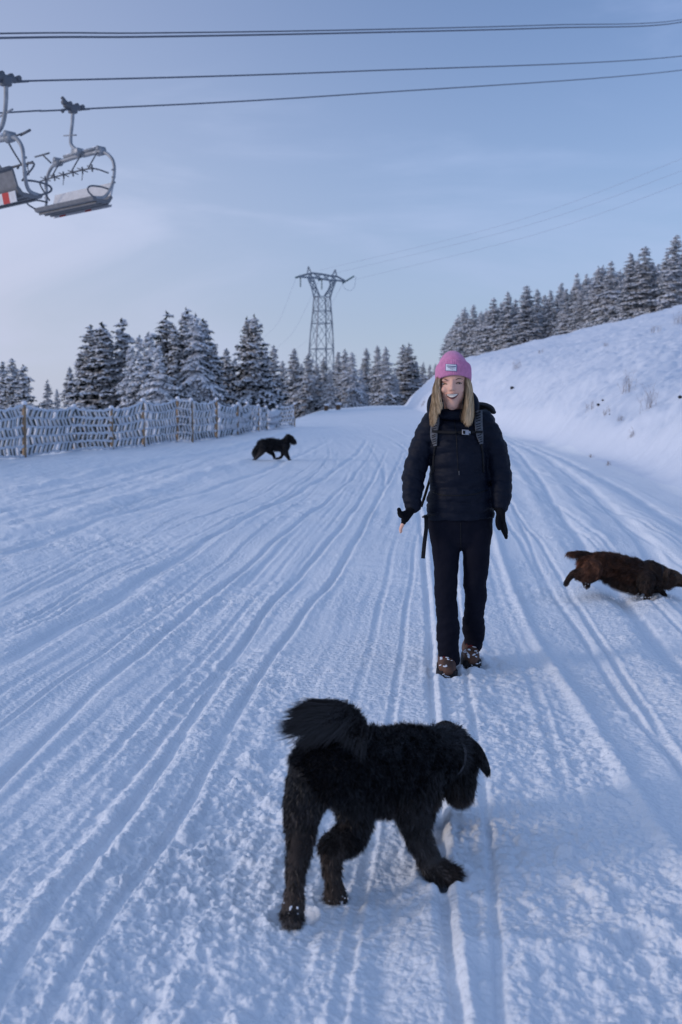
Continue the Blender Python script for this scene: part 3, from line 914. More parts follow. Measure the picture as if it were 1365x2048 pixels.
# forked head
bm = bmesh.new()
waist = corner[-1]
ux = Vector((math.cos(.42) * .92, math.sin(.42) * .5, 0)).normalized()
ctr = (waist[0] + waist[2]) / 2
def H_(px, py, k=0.0):
    v = Q(px, py); return Vector((v.x, PY + (v.x - ctr.x) * .35 + k, v.z))
fl = [(628, 594), (624, 576), (618, 562), (616, 556)]
fli = [(640, 592), (634, 578), (630, 565), (627, 557)]
fr = [(661, 594), (665, 580), (670, 566), (673, 559)]
fri = [(649, 592), (657, 580), (661, 569), (659, 560)]
for ch in (fl, fli, fr, fri):
    for k in (-.6, .6):
        for p, q in zip(ch[:-1], ch[1:]):
            bar(bm, H_(*p, k), H_(*q, k), .2)
for o_, i_ in ((fl, fli), (fr, fri)):
    for n_ in range(4):
        for k in (-.6, .6):
            bar(bm, H_(*o_[n_], k), H_(*i_[n_], k), .1)
            if n_ < 3: bar(bm, H_(*o_[n_], k), H_(*i_[n_ + 1], k), .1); bar(bm, H_(*i_[n_], k), H_(*o_[n_ + 1], k), .1)
bm_obj('forked_head', bm, M_STEEL, pyl, smooth=False)
bm = bmesh.new()
topc = [(598, 555), (618, 549), (626, 547), (645, 548.5), (661, 551), (674, 551.5), (691, 560)]
botc = [(598, 555.5), (616, 556), (628, 556), (645, 558), (660, 560), (674, 559.5), (691, 561)]
for k in (-.6, .6):
    for ch in (topc, botc):
        for p, q in zip(ch[:-1], ch[1:]): bar(bm, H_(*p, k), H_(*q, k), .2)
    for n_ in range(6):
        bar(bm, H_(*topc[n_], k), H_(*botc[n_ + 1], k), .1); bar(bm, H_(*botc[n_], k), H_(*topc[n_ + 1], k), .1)
bm_obj('crossarm', bm, M_STEEL, pyl, smooth=False)
for pk in (((615, 551), (617.5, 534), (624, 548)), ((664, 552), (671, 538), (674, 552))):
    bm = bmesh.new()
    for k in (-.5, .5):
        bar(bm, H_(*pk[0], k), H_(*pk[1]), .16); bar(bm, H_(*pk[2], k), H_(*pk[1]), .16)
    m0, m1 = [((a[0] + pk[1][0]) / 2, (a[1] + pk[1][1]) / 2) for a in (pk[0], pk[2])]
    bar(bm, H_(*m0), H_(*m1), .1)
    bm_obj('earth_wire_peak', bm, M_STEEL, pyl, smooth=False)


def insulator(a, b):
    bm = bmesh.new(); a, b = Vector(a), Vector(b)
    n_ = 11
    tube(bm, [a.lerp(b, t / (2 * n_)) for t in range(2 * n_ + 1)], [.05 if t % 2 == 0 else .19 for t in range(2 * n_ + 1)], seg=8)
    bm_obj('insulator', bm, M_GLASS, pyl)


ends_l = [(593, 559), (637, 562), (686, 566)]
insulator(H_(598, 556), H_(593, 558.5, -1)); insulator(H_(602, 556), H_(602, 576))
insulator(H_(643, 558), H_(638, 562, -1)); insulator(H_(644, 558), H_(644, 579))
insulator(H_(691, 561), H_(686, 565.5, -1)); insulator(H_(693, 560), H_(708, 557, -6))
bm = bmesh.new()      # jumper loop hanging under the right arm
tube(bm, [H_(686, 566), H_(690, 575), H_(700, 579), H_(709, 572), H_(712, 558, -6)], .035, seg=5, n=16)
bm_obj('jumper_loop', bm, M_WIRE, pyl)


def wire(name, pts, r, m, label, cat, group, n=40, seg=6):
    bm = bmesh.new()
    tube(bm, pts, r, seg=seg, n=n)
    o = bm_obj(name, bm, m)
    return tag(o, label, cat, group)


GW = 'power lines of the pylon'
# spans coming towards the camera over the right of the picture
for (sx, sy), (ex, ey), mid, lab in (((640, 541), (1365, 317), (1010, 449), 'upper one of the three faint power lines rising right from the pylon'),
                                   ((668, 546), (1365, 341), (1030, 458), 'middle one of the three faint power lines rising right from the pylon'),
                                   ((710, 556.5), (1365, 366), (1060, 472), 'lowest of the three faint power lines rising right from the pylon')):
    A_ = H_(sx, sy); E_ = at(ex, ey, 118); Mi = at(mid[0], mid[1], 152)
    ext = E_ + (E_ - Mi) * .35 + Vector((0, 0, .9))
    wire('power_line', [A_, Mi, E_, ext], .019, M_WIRE, lab, 'power line', GW)
for (sx, sy), (ex, ey), lab in (((593, 559), (535, 668), 'leftmost faint power line dropping left from the pylon arm'),
                              ((638, 562), (556, 695), 'middle faint power line dropping left behind the pylon'),
                              ((686, 566), (594, 697), 'power line dropping left through the pylon lattice')):
    A_ = H_(sx, sy); E_ = at(ex, ey, 300); Mi = (A_ + E_) / 2 - Vector((0, 0, 2.4))
    wire('power_line', [A_, Mi, E_, E_ * 1.0 + (E_ - Mi) * .4], .022, M_WIRE, lab, 'power line', GW)

# brown footings at the end of the piste
M_STUMP = mat('weathered_wood', (.16, .10, .06), rough=.9, noise=.4, nscale=5)
for px, py, wpx, lab in ((653, 828, 9, 'low brown wooden block poking from the snow below the pylon, the left one'), (677, 823, 10, 'low brown wooden block poking from the snow below the pylon, the right one')):
    Y = 112
    p = at(px, py, Y); gzv = gz_soft(p.x, Y)
    s = wpx / FPX * Y
    st = empty('wooden_block', (p.x, Y, gzv), lab, 'wooden block', 'brown blocks at the end of the piste')
    bm = bmesh.new()
    tube(bm, [(p.x, Y, gzv - .4), (p.x, Y, gzv + .30), (p.x + .05, Y, gzv + .62)], [s * .42, s * .46, s * .5], seg=9)
    bm_obj('block', bm, M_STUMP, st, smooth=False)
    bm = bmesh.new(); ell(bm, (p.x + .05, Y, gzv + .64), (s * .6, s * .55, .16), u=12, v=8)
    bm_obj('snow_cap', bm, M_CAP, st)

# ------------------------------------------------------------------ twigs and rocks on the hillside
M_TWIG = mat('dry_twigs', (.26, .21, .20), rough=.9)
M_ROCK = mat('dark_rock', (.035, .037, .045), rough=.85, noise=.5, nscale=9)


def on_hill(px, py):
    """march the photo ray to the hillside"""
    d = ray(px, py); o = Vector((0, 0, CAM_H))
    t = np.geomspace(3.0, 260, 1500)
    X = np.array(o)[None] + t[:, None] * np.array(d)[None]
    hit = np.nonzero(X[:, 2] < ground_z(X[:, 0], X[:, 1], False))[0]
    return Vector(X[hit[0]]) if len(hit) else o + d * 150


TW = [(1180, 815, 14, 16, 'thin frosted twigs beside the dark rocks on the hillside'), (1255, 770, 30, 34, 'tall thin dry shrub in the upper middle of the near hillside'),
      (1298, 800, 24, 44, 'upright tuft of long dry stalks right of the rocks'),
      (1215, 822, 16, 14, 'short dry stalks low on the hillside right of the rocks'), (1265, 867, 12, 12, 'small grey twig tuft low on the hillside'),
      (1240, 838, 18, 10, 'flat sparse twigs in the middle of the hillside'), (1216, 927, 10, 10, 'twig tuft at the foot of the bank'),
      (1182, 912, 8, 7, 'tiny twig tuft left at the foot of the bank'), 
      (1310, 660, 20, 14, 'pale twig bush high on the hillside under the crest'), (1032, 733, 18, 15, 'pinkish twig bush on the slope right of the beanie'),
      (1080, 703, 10, 9, 'small twig bush below the bright pyramid spruce'), (1212, 690, 12, 7, 'low twigs on the bright drift under the crest'),
      (1358, 640, 22, 22, 'snowy bush at the upper right edge of the slope'), 
      (846, 808, 8, 9, 'grey twigs at the hill foot left of the walker')]
rw = random.Random(3)
for px, py, wpx, hpx, lab in TW:
    p = on_hill(px, py + hpx * .4)
    k = p.y / FPX
    bm = bmesh.new()
    zg = gz_soft(p.x, p.y) + .03
    for s in range(int(8 + wpx * .5)):
        bx, by = p.x + rw.gauss(0, .25) * wpx * k, p.y + rw.gauss(0, .3) * wpx * k
        h = hpx * k * rw.uniform(.5, 1.15)
        a = rw.uniform(0, 6.28); ln = rw.uniform(.1, .5) * h
        z0 = gz_soft(bx, by) - .03
        tip = (bx + math.cos(a) * ln, by + math.sin(a) * ln * .6, z0 + h)
        mid = (bx + math.cos(a) * ln * .35, by + math.sin(a) * ln * .2, z0 + h * .55)
        rr = max(.003, .00009 * p.y)
        tube(bm, [(bx, by, z0), mid, tip], [rr, rr * .8, rr * .45], seg=4, cap=False)
        for b_ in range(3):
            q = Vector(mid).lerp(Vector(tip), rw.random())
            tube(bm, [q, q + Vector((rw.uniform(-.3, .3) * h, rw.uniform(-.2, .2) * h, rw.uniform(.05, .3) * h))], [rr * .6, rr * .35], seg=3, cap=False)
    o = bm_obj('dry_shrub', bm, M_TWIG)
    o.data.transform(Matrix.Translation((-p.x, -p.y, -zg))); o.location = (p.x, p.y, zg)
    tag(o, lab, 'shrub', 'dry shrubs on the hillside')
for px, py, wpx, lab in ((1197, 811, 9, 'dark rock showing through the hillside snow, lower of the close two'), (1206, 804, 7, 'smaller dark rock just above its neighbour on the hillside'),
                         (1025, 778, 12, 'dark rock sticking out of the slope right of the beanie'), (1361, 797, 12, 'dark rock at the right edge of the hillside'), (1220, 830, 5, 'small dark stone below the pair of rocks')):
    p = on_hill(px, py); s = wpx / FPX * p.y * .38
    bm = bmesh.new()
    vs = ell(bm, (0, 0, 0), (s * 1.05, s * .8, s * .75), u=10, v=7, rot=(.3, .5, .2))
    for v in vs: v.co *= rw.uniform(.75, 1.2)
    o = bm_obj('rock', bm, M_ROCK, smooth=False); o.location = (p.x, p.y, gz_soft(p.x, p.y) + s * .25)
    tag(o, lab, 'rock', 'dark rocks on the hillside')
# ------------------------------------------------------------------ chairlift
M_ROPE = mat('steel_rope', (.13, .145, .18), rough=.6, metal=.2)
M_LIFT = mat('lift_frame', (.36, .38, .41), rough=.45, metal=.25, noise=.3, nscale=6)
M_LIFTD = mat('lift_dark', (.13, .14, .16), rough=.5)
M_SEAT = mat('lift_seat', (.21, .21, .22), rough=.6, noise=.2, nscale=9)
M_PANEL = mat('lift_panel', (.68, .67, .68), rough=.5, noise=.12, nscale=10)
M_RED = mat('red_reflector', (.50, .045, .04), rough=.45)
AL = math.radians(40)
CD = Vector((math.sin(AL), math.cos(AL), 0)); WD = Vector((math.cos(AL), -math.sin(AL), 0)); ZU = Vector((0, 0, 1))


def along(px, py, x0, y0):
    """point at the photo pixel on the upright plane through (x0, y0) that holds the lift line"""
    d = ray(px, py); q = d.x / d.y
    t = (q * y0 - x0) / (CD.x - q * CD.y)
    return at(px, py, y0 + t * CD.y)


def rope(pts, x0, y0, r, label, group):
    P = [along(px, py, x0, y0) for px, py in pts]
    a, b = P[0], P[-1]
    P = [a + (a - P[-1]) * .30] + P + [b + (b - P[-2]) * .9 + Vector((0, 0, 1.2))]
    bm = bmesh.new(); tube(bm, P, r, seg=8, n=90)
    o = bm_obj('lift_cable', bm, M_ROPE)
    tag(o, label, 'cable', group)


g1 = at(12, 160, 22.0); g2 = at(146, 217, 28.0)
GWR = 'ropes of the chairlift'
rope([(0, 164), (16, 163), (700, 143), (1365, 112)], g1.x, g1.y, .020, 'upper haul rope carrying the cropped chair at the left edge', GWR)
rope([(0, 226), (146, 219), (700, 189), (1365, 140)], g2.x, g2.y, .022, 'lower haul rope carrying the whole chair in view', GWR)
rope([(0, 67), (300, 66), (700, 60), (1100, 50), (1365, 39)], g1.x, 20.5, .017, 'thin upper line of the close double cable at the top of the sky', GWR)
rope([(0, 76), (300, 73.5), (700, 66), (1100, 56), (1365, 44)], g1.x, 20.0, .022, 'thicker lower line of the close double cable at the top of the sky', GWR)


def chair(g, front, label, hang=.925, wide=1.28, sway=.16):
    """g: grip on the rope; front: horizontal direction the riders face"""
    Fd = front
    W = WD if front.x < 0 else -WD
    t = empty('lift_chair', g, label, 'chairlift chair', 'chairs of the chairlift')

    def p(w_, f, z):
        return Vector(g) + W * (w_ * wide + sway * min(1, max(0, -z / 1.3)) ** 2) + Fd * f + ZU * (z * hang)
    sdir = CD
    # grip
    bm = bmesh.new()
    tube(bm, [Vector(g) - CD * .26 + ZU * .03, Vector(g) + CD * .22 + ZU * .05], .075, seg=8)
    box(bm, Vector(g) + ZU * -.03, (.20, .20, .20), rot=(0, 0, -AL), bevel=.03)
    for k in (-.28, -.1, .12, .30):
        tube(bm, [Vector(g) + CD * k + W * -.05 + ZU * .10, Vector(g) + CD * k + W * .06 + ZU * .10], .06, seg=10)
    tube(bm, [Vector(g) + ZU * .02, Vector(g) - CD * .30 - ZU * .10], .03, seg=6)
    tube(bm, [Vector(g) - CD * .30 - ZU * .10, Vector(g) - CD * .34 - ZU * .16], .05, seg=6)
    tube(bm, [Vector(g) + CD * .2, Vector(g) + CD * .55 + ZU * .10], .022, seg=6)
    tube(bm, [Vector(g) - CD * .16 + ZU * .08, Vector(g) - CD * .34 + ZU * .22], .045, seg=6)
    bm_obj('grip', bm, M_LIFTD, t)
    bm = bmesh.new()
    tube(bm, [p(0, 0, -.05), p(-.02, .02, -.4), p(-.08, .06, -.8), p(-.06, .10, -1.05), p(.06, .08, -1.22), p(.16, .05, -1.30)], [.052, .05, .048, .05, .052, .055], seg=10, n=20)
    bar(bm, p(-.32, .06, -.72), p(.12, .06, -.80), .03)
    bm_obj('hanger_arm', bm, M_LIFT, t)
    bm = bmesh.new()
    tube(bm, [p(-.72, 0, -1.42), p(.0, 0, -1.38), p(.80, 0, -1.42)], .062, seg=10, n=8)
    box(bm, p(.12, 0, -1.30), (.30, .46, .16), rot=(0, 0, -AL), bevel=.03)
    tube(bm, [p(-.45, .03, -1.30), p(.7, .03, -1.30)], .045, seg=8)
    for s in (-.72, .80):
        tube(bm, [p(s - .09, 0, -1.42), p(s + .09, 0, -1.42)], .105, seg=12)
        tube(bm, [p(s, .12, -1.34), p(s, -.12, -1.34)], .07, seg=8)
    bm_obj('cross_beam', bm, M_LIFT, t)
    # frost on the beam
    bm = bmesh.new()
    for s in (-.3, .25, .62):
        ell(bm, p(s, 0, -1.28), (.20, .07, .05), rot=(0, 0, -AL), u=10, v=6)
    bm_obj('snow', bm, M_CAP, t)
    for s in (-1, 1):
        bm = bmesh.new()
        tube(bm, [p(s * .78, 0, -1.42), p(s * 1.0, -.02, -1.52), p(s * 1.18, -.03, -1.78), p(s * 1.20, -.02, -2.15), p(s * 1.13, .06, -2.55), p(s * 1.06, .20, -2.76), p(s * 1.0, .46, -2.80)],
             [.046, .046, .042, .040, .040, .042, .04], seg=10, n=26)
        for z_ in (-2.0, -2.2, -2.35):
            box(bm, p(s * 1.20, 0, z_), (.075, .075, .04), rot=(0, 0, -AL))
        bm_obj('side_frame', bm, M_LIFT, t)
        bm = bmesh.new()
        lp = [p(s * 1.08, .06, -2.52), p(s * 1.10, .30, -2.50), p(s * 1.10, .62, -2.53), p(s * 1.09, .72, -2.62), p(s * 1.06, .64, -2.72), p(s * 1.02, .40, -2.82), p(s * 1.0, .18, -2.84)]
        tube(bm, lp, .023, seg=8, n=26)
        bm_obj('armrest', bm, M_LIFTD, t)
    bm = bmesh.new()
    sv = []
    for k, (f, z_) in enumerate([(-.06, -2.66), (.05, -2.80), (.25, -2.82), (.50, -2.76), (.54, -2.80), (.50, -2.88), (.25, -2.92), (.0, -2.90), (-.12, -2.72)]):
        sv.append([bm.verts.new(p(-1.04, f, z_)), bm.verts.new(p(1.04, f, z_))])
    n_ = len(sv)
    for k in range(n_): bm.faces.new((sv[k][0], sv[(k + 1) % n_][0], sv[(k + 1) % n_][1], sv[k][1]))
    bm.faces.new([v[0] for v in sv][::-1]); bm.faces.new([v[1] for v in sv])
    for k in (.02, .2, .38):     # ribs below the pan
        tube(bm, [p(-1.02, k, -2.93), p(1.02, k, -2.93)], .03, seg=6)
    seat = bm_obj('seat', bm, M_SEAT, t, smooth=False)
    bm = bmesh.new()
    A_, B_ = (-.09, -2.70), (-.20, -2.28)
    n2 = Vector((0, 0, 0)) + Fd * .05
    vs = []
    for off in (0, 1):
        for w_, (f, z_) in ((-1.03, A_), (1.03, A_), (1.03, B_), (-1.03, B_)):
            vs.append(bm.verts.new(p(w_, f, z_) + n2 * off))
    for q in ((0, 1, 2, 3), (7, 6, 5, 4), (0, 4, 5, 1), (1, 5, 6, 2), (2, 6, 7, 3), (3, 7, 4, 0)): bm.faces.new([vs[k] for k in q])
    back = bm_obj('backrest', bm, M_PANEL if front.x < 0 else M_SEAT, t, smooth=False)
    if front.x > 0:
        bm = bmesh.new()
        bar(bm, p(-1.03, -.21, -2.26), p(1.03, -.21, -2.26), .09, .07)
        bm_obj('top_rail', bm, M_LIFTD, back)
    # red and white marking strips
    for (f0, z0, f1, z1, who) in (((-.10, -2.91, -.08, -2.985, seat), (-.05, -2.69, -.03, -2.74, back)) if front.x < 0 else ((-.14, -2.80, -.10, -3.06, back),)):
        bmw, bmr = bmesh.new(), bmesh.new()
        nst = 9
        for k in range(nst):
            a, b = -1.03 + 2.06 * k / nst, -1.03 + 2.06 * (k + 1) / nst
            tb = bmr if k % 4 == 1 else bmw
            q = [p(a, f0, z0), p(b, f0, z0), p(b, f1, z1), p(a, f1, z1)]
            o_ = Fd * .012
            vv = [tb.verts.new(v) for v in q] + [tb.verts.new(v + o_) for v in q]
            for c in ((0, 1, 2, 3), (7, 6, 5, 4), (0, 4, 5, 1), (1, 5, 6, 2), (2, 6, 7, 3), (3, 7, 4, 0)): tb.faces.new([vv[i] for i in c])
        bmesh.ops.recalc_face_normals(bmw, faces=bmw.faces); bmesh.ops.recalc_face_normals(bmr, faces=bmr.faces)
        st = bm_obj('marking_strip', bmw, M_PANEL, who, smooth=False)
        me2 = bpy.data.meshes.new('r'); bmr.to_mesh(me2); bmr.free()
        # the red fields belong to the same strip
        b3 = bmesh.new(); b3.from_mesh(st.data)
        base = len(b3.faces)
        off = Vector((0, 0, 0)); q_ = who
        while q_ is not None: off += Vector(q_.location); q_ = q_.parent
        me2.transform(Matrix.Translation(-off)); b3.from_mesh(me2)
        b3.faces.ensure_lookup_table()
        for f_ in b3.faces[base:]: f_.material_index = 1
        b3.to_mesh(st.data); b3.free(); st.data.materials.append(M_RED); bpy.data.meshes.remove(me2)
    # raised safety bar with foot hooks
    bm = bmesh.new()
    tube(bm, [p(-.95, .10, -2.50), p(-.94, .40, -2.08), p(-.82, .40, -1.98), p(0, .40, -1.96), p(.9, .40, -1.98), p(1.15, .1, -2.1)], .022, seg=6, n=20)
    for k in range(6):
        w_ = -.72 + k * .33
        bar(bm, p(w_ - .08, .50, -1.91), p(w_ + .08, .32, -2.02), .04, .022)
        bar(bm, p(w_ + .06, .48, -1.91), p(w_ - .05, .36, -2.05), .04, .03)
        if k % 2 == 0:
            tube(bm, [p(w_, .40, -1.98), p(w_, .44, -2.26)], .011, seg=5)
    for w_ in (-.55, .15, .75):
        tube(bm, [p(w_, .05, -1.42), p(w_ + .10, .25, -1.62), p(w_ + .02, .40, -1.96)], .02, seg=6, n=8)
    bm_obj('safety_bar', bm, M_LIFTD, t)
    bm = bmesh.new()
    if front.x < 0:
        tube(bm, [p(-.85, .1, -1.42), p(-.95, .25, -1.20)], .022, seg=6); tube(bm, [p(-1.25, .25, -1.18), p(-.72, .25, -1.18)], .026, seg=6)
    else:
        tube(bm, [p(-.85, .0, -1.42), p(-1.0, .1, -1.36)], .022, seg=6); tube(bm, [p(-.95, .1, -1.38), p(-1.2, .16, -1.30)], .03, seg=6)
    bm_obj('side_handle', bm, M_LIFTD, t)
    return t


c1 = chair(g1, CD, 'grey chairlift chair cropped by the left edge, seen from behind, hanging from the upper rope', .84, 1.10, .72)
c2 = chair(g2, -CD, 'whole grey chairlift chair with raised bar hanging from the lower rope at upper left')
# ------------------------------------------------------------------ dogs
M_FURB = mat('black_coat', (.008, .008, .010), rough=.75, spec=.2, vcol='furcol')
M_FURB2 = mat('black_fur', (.008, .008, .010), rough=.5, spec=.4, vcol='furcol')
M_COLLAR = mat('dark_collar', (.02, .02, .024), rough=.6)
M_NOSE = mat('dog_nose', (.01, .01, .011), rough=.35, spec=.5)
M_PAD = mat('paw_pad', (.10, .065, .055), rough=.8, noise=.4, nscale=40)


class Bones:
    def __init__(s):
        s.P, s.T, s.L, s.C, s.R, s.G = [], [], [], [], [], []

    def add(s, pts, rad, hl, col0, col1=None, grav=.35, flip=False):
        P = cr([tuple(p) for p in pts], 14)
        T = np.gradient(P, axis=0); T /= np.linalg.norm(T, axis=1)[:, None] + 1e-9
        if flip: T = -T
        for k in range(len(P)):
            q = k / (len(P) - 1)
            s.P.append(P[k]); s.T.append(T[k]); s.L.append(hl if not isinstance(hl, (list, tuple)) else hl[0] + (hl[1] - hl[0]) * q)
            c = np.array(col0) if col1 is None else np.array(col0) * (1 - q) + np.array(col1) * q
            s.C.append(c); s.R.append(np.interp(q, np.linspace(0, 1, len(rad)), [r if not isinstance(r, tuple) else max(r) for r in rad])); s.G.append(grav)

    def near(s, X):
        P = np.array(s.P); R = np.array(s.R)
        out = np.zeros(len(X), int)
        for i in range(0, len(X), 4000):
            d = np.linalg.norm(X[i:i + 4000, None, :] - P[None], axis=2) - R[None]
            out[i:i + 4000] = d.argmin(1)
        return out


def fur(me, B, n, width, seed, lift=.4, curl=.25, clump=.0, nmax=None):
    """strands grown from a surface: returns a mesh of tapered blades with their colour"""
    rg = np.random.default_rng(seed)
    me.calc_loop_triangles()
    co = np.zeros(len(me.vertices) * 3, np.float32); me.vertices.foreach_get('co', co); co = co.reshape(-1, 3)
    no = np.zeros(len(me.vertices) * 3, np.float32); me.vertices.foreach_get('normal', no); no = no.reshape(-1, 3)
    tr = np.zeros(len(me.loop_triangles) * 3, np.int32); me.loop_triangles.foreach_get('vertices', tr); tr = tr.reshape(-1, 3)
    a, b, c = co[tr[:, 0]], co[tr[:, 1]], co[tr[:, 2]]
    ar = np.linalg.norm(np.cross(b - a, c - a), axis=1)
    pick = rg.choice(len(tr), n, p=ar / ar.sum())
    u, v = rg.random(n), rg.random(n); f = u + v > 1; u[f], v[f] = 1 - u[f], 1 - v[f]
    w_ = 1 - u - v
    p = a[pick] * w_[:, None] + b[pick] * u[:, None] + c[pick] * v[:, None]
    nn = no[tr[pick, 0]] * w_[:, None] + no[tr[pick, 1]] * u[:, None] + no[tr[pick, 2]] * v[:, None]
    nn /= np.linalg.norm(nn, axis=1)[:, None] + 1e-9
    k = B.near(p)
    T = np.array(B.T)[k]; Lh = np.array(B.L)[k] * rg.uniform(.55, 1.25, n); G = np.array(B.G)[k]; Cc = np.array(B.C)[k]
    cell = np.floor((p + rg.normal(0, .004, p.shape)) / .024).astype(int)
    hsh = _hash(cell[:, 0] * 7 + cell[:, 2] * 131, cell[:, 1], seed)
    cj = np.stack([np.cos(hsh * 40), np.sin(hsh * 57), np.cos(hsh * 91)], 1)
    d = nn * lift + T * .75 + np.array([0, 0, -1.0]) * G[:, None] + rg.normal(0, curl, (n, 3)) + cj * clump
    d -= nn * np.minimum(0, (d * nn).sum(1) - .12)[:, None]
    d /= np.linalg.norm(d, axis=1)[:, None]
    d2 = d + np.array([0, 0, -1.0]) * (G[:, None] * .9) + rg.normal(0, curl * .8, (n, 3))
    d2 /= np.linalg.norm(d2, axis=1)[:, None]
    s = np.cross(d, rg.normal(0, 1, (n, 3))); s /= np.linalg.norm(s, axis=1)[:, None] + 1e-9
    wd = width * rg.uniform(.6, 1.3, n)[:, None]
    b0 = p - nn * .004
    m_ = b0 + d * (Lh * .5)[:, None]
    t_ = m_ + d2 * (Lh * .5)[:, None]
    V = np.stack([b0 - s * wd, b0 + s * wd, m_ + s * wd * .8, m_ - s * wd * .8, t_], 1).reshape(-1, 3)
    i = np.arange(n)[:, None] * 5
    out = np_mesh('fur', V, [i + np.array([[0, 1, 2, 3]]), i + np.array([[3, 2, 4]])])
    br = (rg.uniform(.6, 1.4, n) * (.45 + 1.5 * hsh ** 2))[:, None]  # random clump tones; brighter clumps paint a sheen into the coat colour
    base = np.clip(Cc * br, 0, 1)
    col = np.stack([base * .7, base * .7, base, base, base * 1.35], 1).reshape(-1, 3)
    at_ = out.color_attributes.new('furcol', 'FLOAT_COLOR', 'POINT')
    at_.data.foreach_set('color', np.hstack([col, np.ones((len(col), 1))]).astype(np.float32).ravel())
    return out


def coat(me, B):
    co = np.zeros(len(me.vertices) * 3, np.float32); me.vertices.foreach_get('co', co); co = co.reshape(-1, 3)
    c = np.array(B.C)[B.near(co)] * .8
    at_ = me.color_attributes.new('furcol', 'FLOAT_COLOR', 'POINT')
    at_.data.foreach_set('color', np.hstack([c, np.ones((len(c), 1))]).astype(np.float32).ravel())


def dog(name, loc, label, prims, blobs, voxel, nfur, width, seed, lift, curl, clump=0.0, smooth_=6):
    """prims: (points, radii, hair length, colour0, colour1, gravity[, flip])"""
    root = empty(name, loc, label, 'dog')
    B = Bones(); bm = bmesh.new()
    for pr in prims:
        pts, rad, hl, c0, c1, gv = pr[:6]
        tube(bm, pts, rad, seg=14, n=max(8, 4 * len(pts)), cap='round')
        B.add(pts, rad, hl, c0, c1, gv, len(pr) > 6 and pr[6])
    for c, r, rot in blobs:
        ell(bm, c, r, rot)
    me = remesh(bm, voxel, smooth_)
    me.name = 'body'
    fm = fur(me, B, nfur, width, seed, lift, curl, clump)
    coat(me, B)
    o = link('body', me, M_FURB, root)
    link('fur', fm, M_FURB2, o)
    return root, o


BK = (.0095, .0095, .0120); BK2 = (.015, .0135, .0145); BRN = (.052, .038, .031); GREY = (.080, .068, .062)
# --- big shaggy dog in the foreground, walking away to the right
z0 = lambda x, y: gz_soft(x, y)
lh = on_ground(585, 1838); fr_ = on_ground(888, 1752)
rump = at(652, 1528, 2.83); mid = at(758, 1528, 3.03); sh = at(852, 1522, 3.20); wth = at(858, 1490, 3.24)
BODY = [
    ([at(650, 1535, 2.80), at(695, 1527, 2.91), at(765, 1529, 3.05), at(830, 1524, 3.17), at(862, 1514, 3.25)], [.098, .112, .114, .117, .094], .030, BK, BK, .25, True),
    # neck and head
    ([at(862, 1505, 3.24), at(892, 1500, 3.32), at(910, 1508, 3.38)], [.088, .080, .074], .034, BK, BK, .35),
    ([at(908, 1505, 3.36), at(914, 1535, 3.38), at(918, 1566, 3.38)], [.070, .066, .054], .036, BK, BK2, .5),
    # left hind leg
    ([at(628, 1552, 2.79), at(605, 1622, 2.80), at(602, 1680, 2.78), at(594, 1730, 2.71), at(589, 1785, 2.69)], [.078, .056, .041, .030, .026], .024, BK, BRN, .6),
    ([at(589, 1790, 2.69), at(586, 1826, 2.68), at(585, 1836, 2.66)], [.030, .034, .031], .024, BRN, GREY, .3),
    # right hind leg: thigh, shank running back to the hock, then the foot
    ([at(698, 1552, 2.93), at(712, 1620, 2.98), at(708, 1668, 3.00)], [.085, .058, .046], .030, BK, BK2, .5),
    ([at(700, 1672, 3.00), at(680, 1682, 2.92), at(664, 1690, 2.86)], [.050, .040, .038], .030, BK2, BRN, .6),
    ([at(664, 1690, 2.86), at(664, 1735, 2.85), at(670, 1785, 2.84)], [.036, .029, .027], .026, BRN, BRN, .6),
    ([at(670, 1788, 2.84), at(675, 1803, 2.86)], [.036, .034], .022, BRN, GREY, .3),
    # right fore leg stretched to the right
    ([at(838, 1545, 3.13), at(826, 1610, 3.10), at(836, 1668, 3.05), at(858, 1715, 3.02), at(866, 1732, 3.01)], [.086, .062, .043, .036, .033], .030, BK, GREY, .6),
    ([at(866, 1735, 3.01), at(885, 1745, 2.99), at(903, 1748, 2.98)], [.038, .036, .030], .028, GREY, BRN, .2),
    # left fore leg lifted, folded behind the right one
    ([at(850, 1560, 3.34), at(846, 1620, 3.40), at(838, 1648, 3.36)], [.070, .046, .038], .03, BK, BK2, .5),
    ([at(838, 1648, 3.36), at(845, 1690, 3.30)], [.036, .032], .028, BK2, BK2, .5),
    # belly
    ([at(720, 1575, 2.96), at(790, 1575, 3.10), at(835, 1575, 3.16)], [.070, .082, .085], .034, BK, BRN, .6, True),
    # tail core rising and curling over
    ([at(695, 1490, 2.82), at(708, 1458, 2.80), at(696, 1432, 2.78), at(674, 1424, 2.76), at(654, 1434, 2.74)], [.036, .030, .024, .020, .014], .03, BK, BK, .2),
]
big, bigbody = dog('shaggy_dog', (fr_.x - .2, 2.95, 0), 'big shaggy black dog with raised plumed tail walking away over the piste in the foreground', BODY,
          [(at(898, 1478, 3.34), (.060, .06, .05), None)], .011, 110000, .0012, 42, .45, .28, .32)
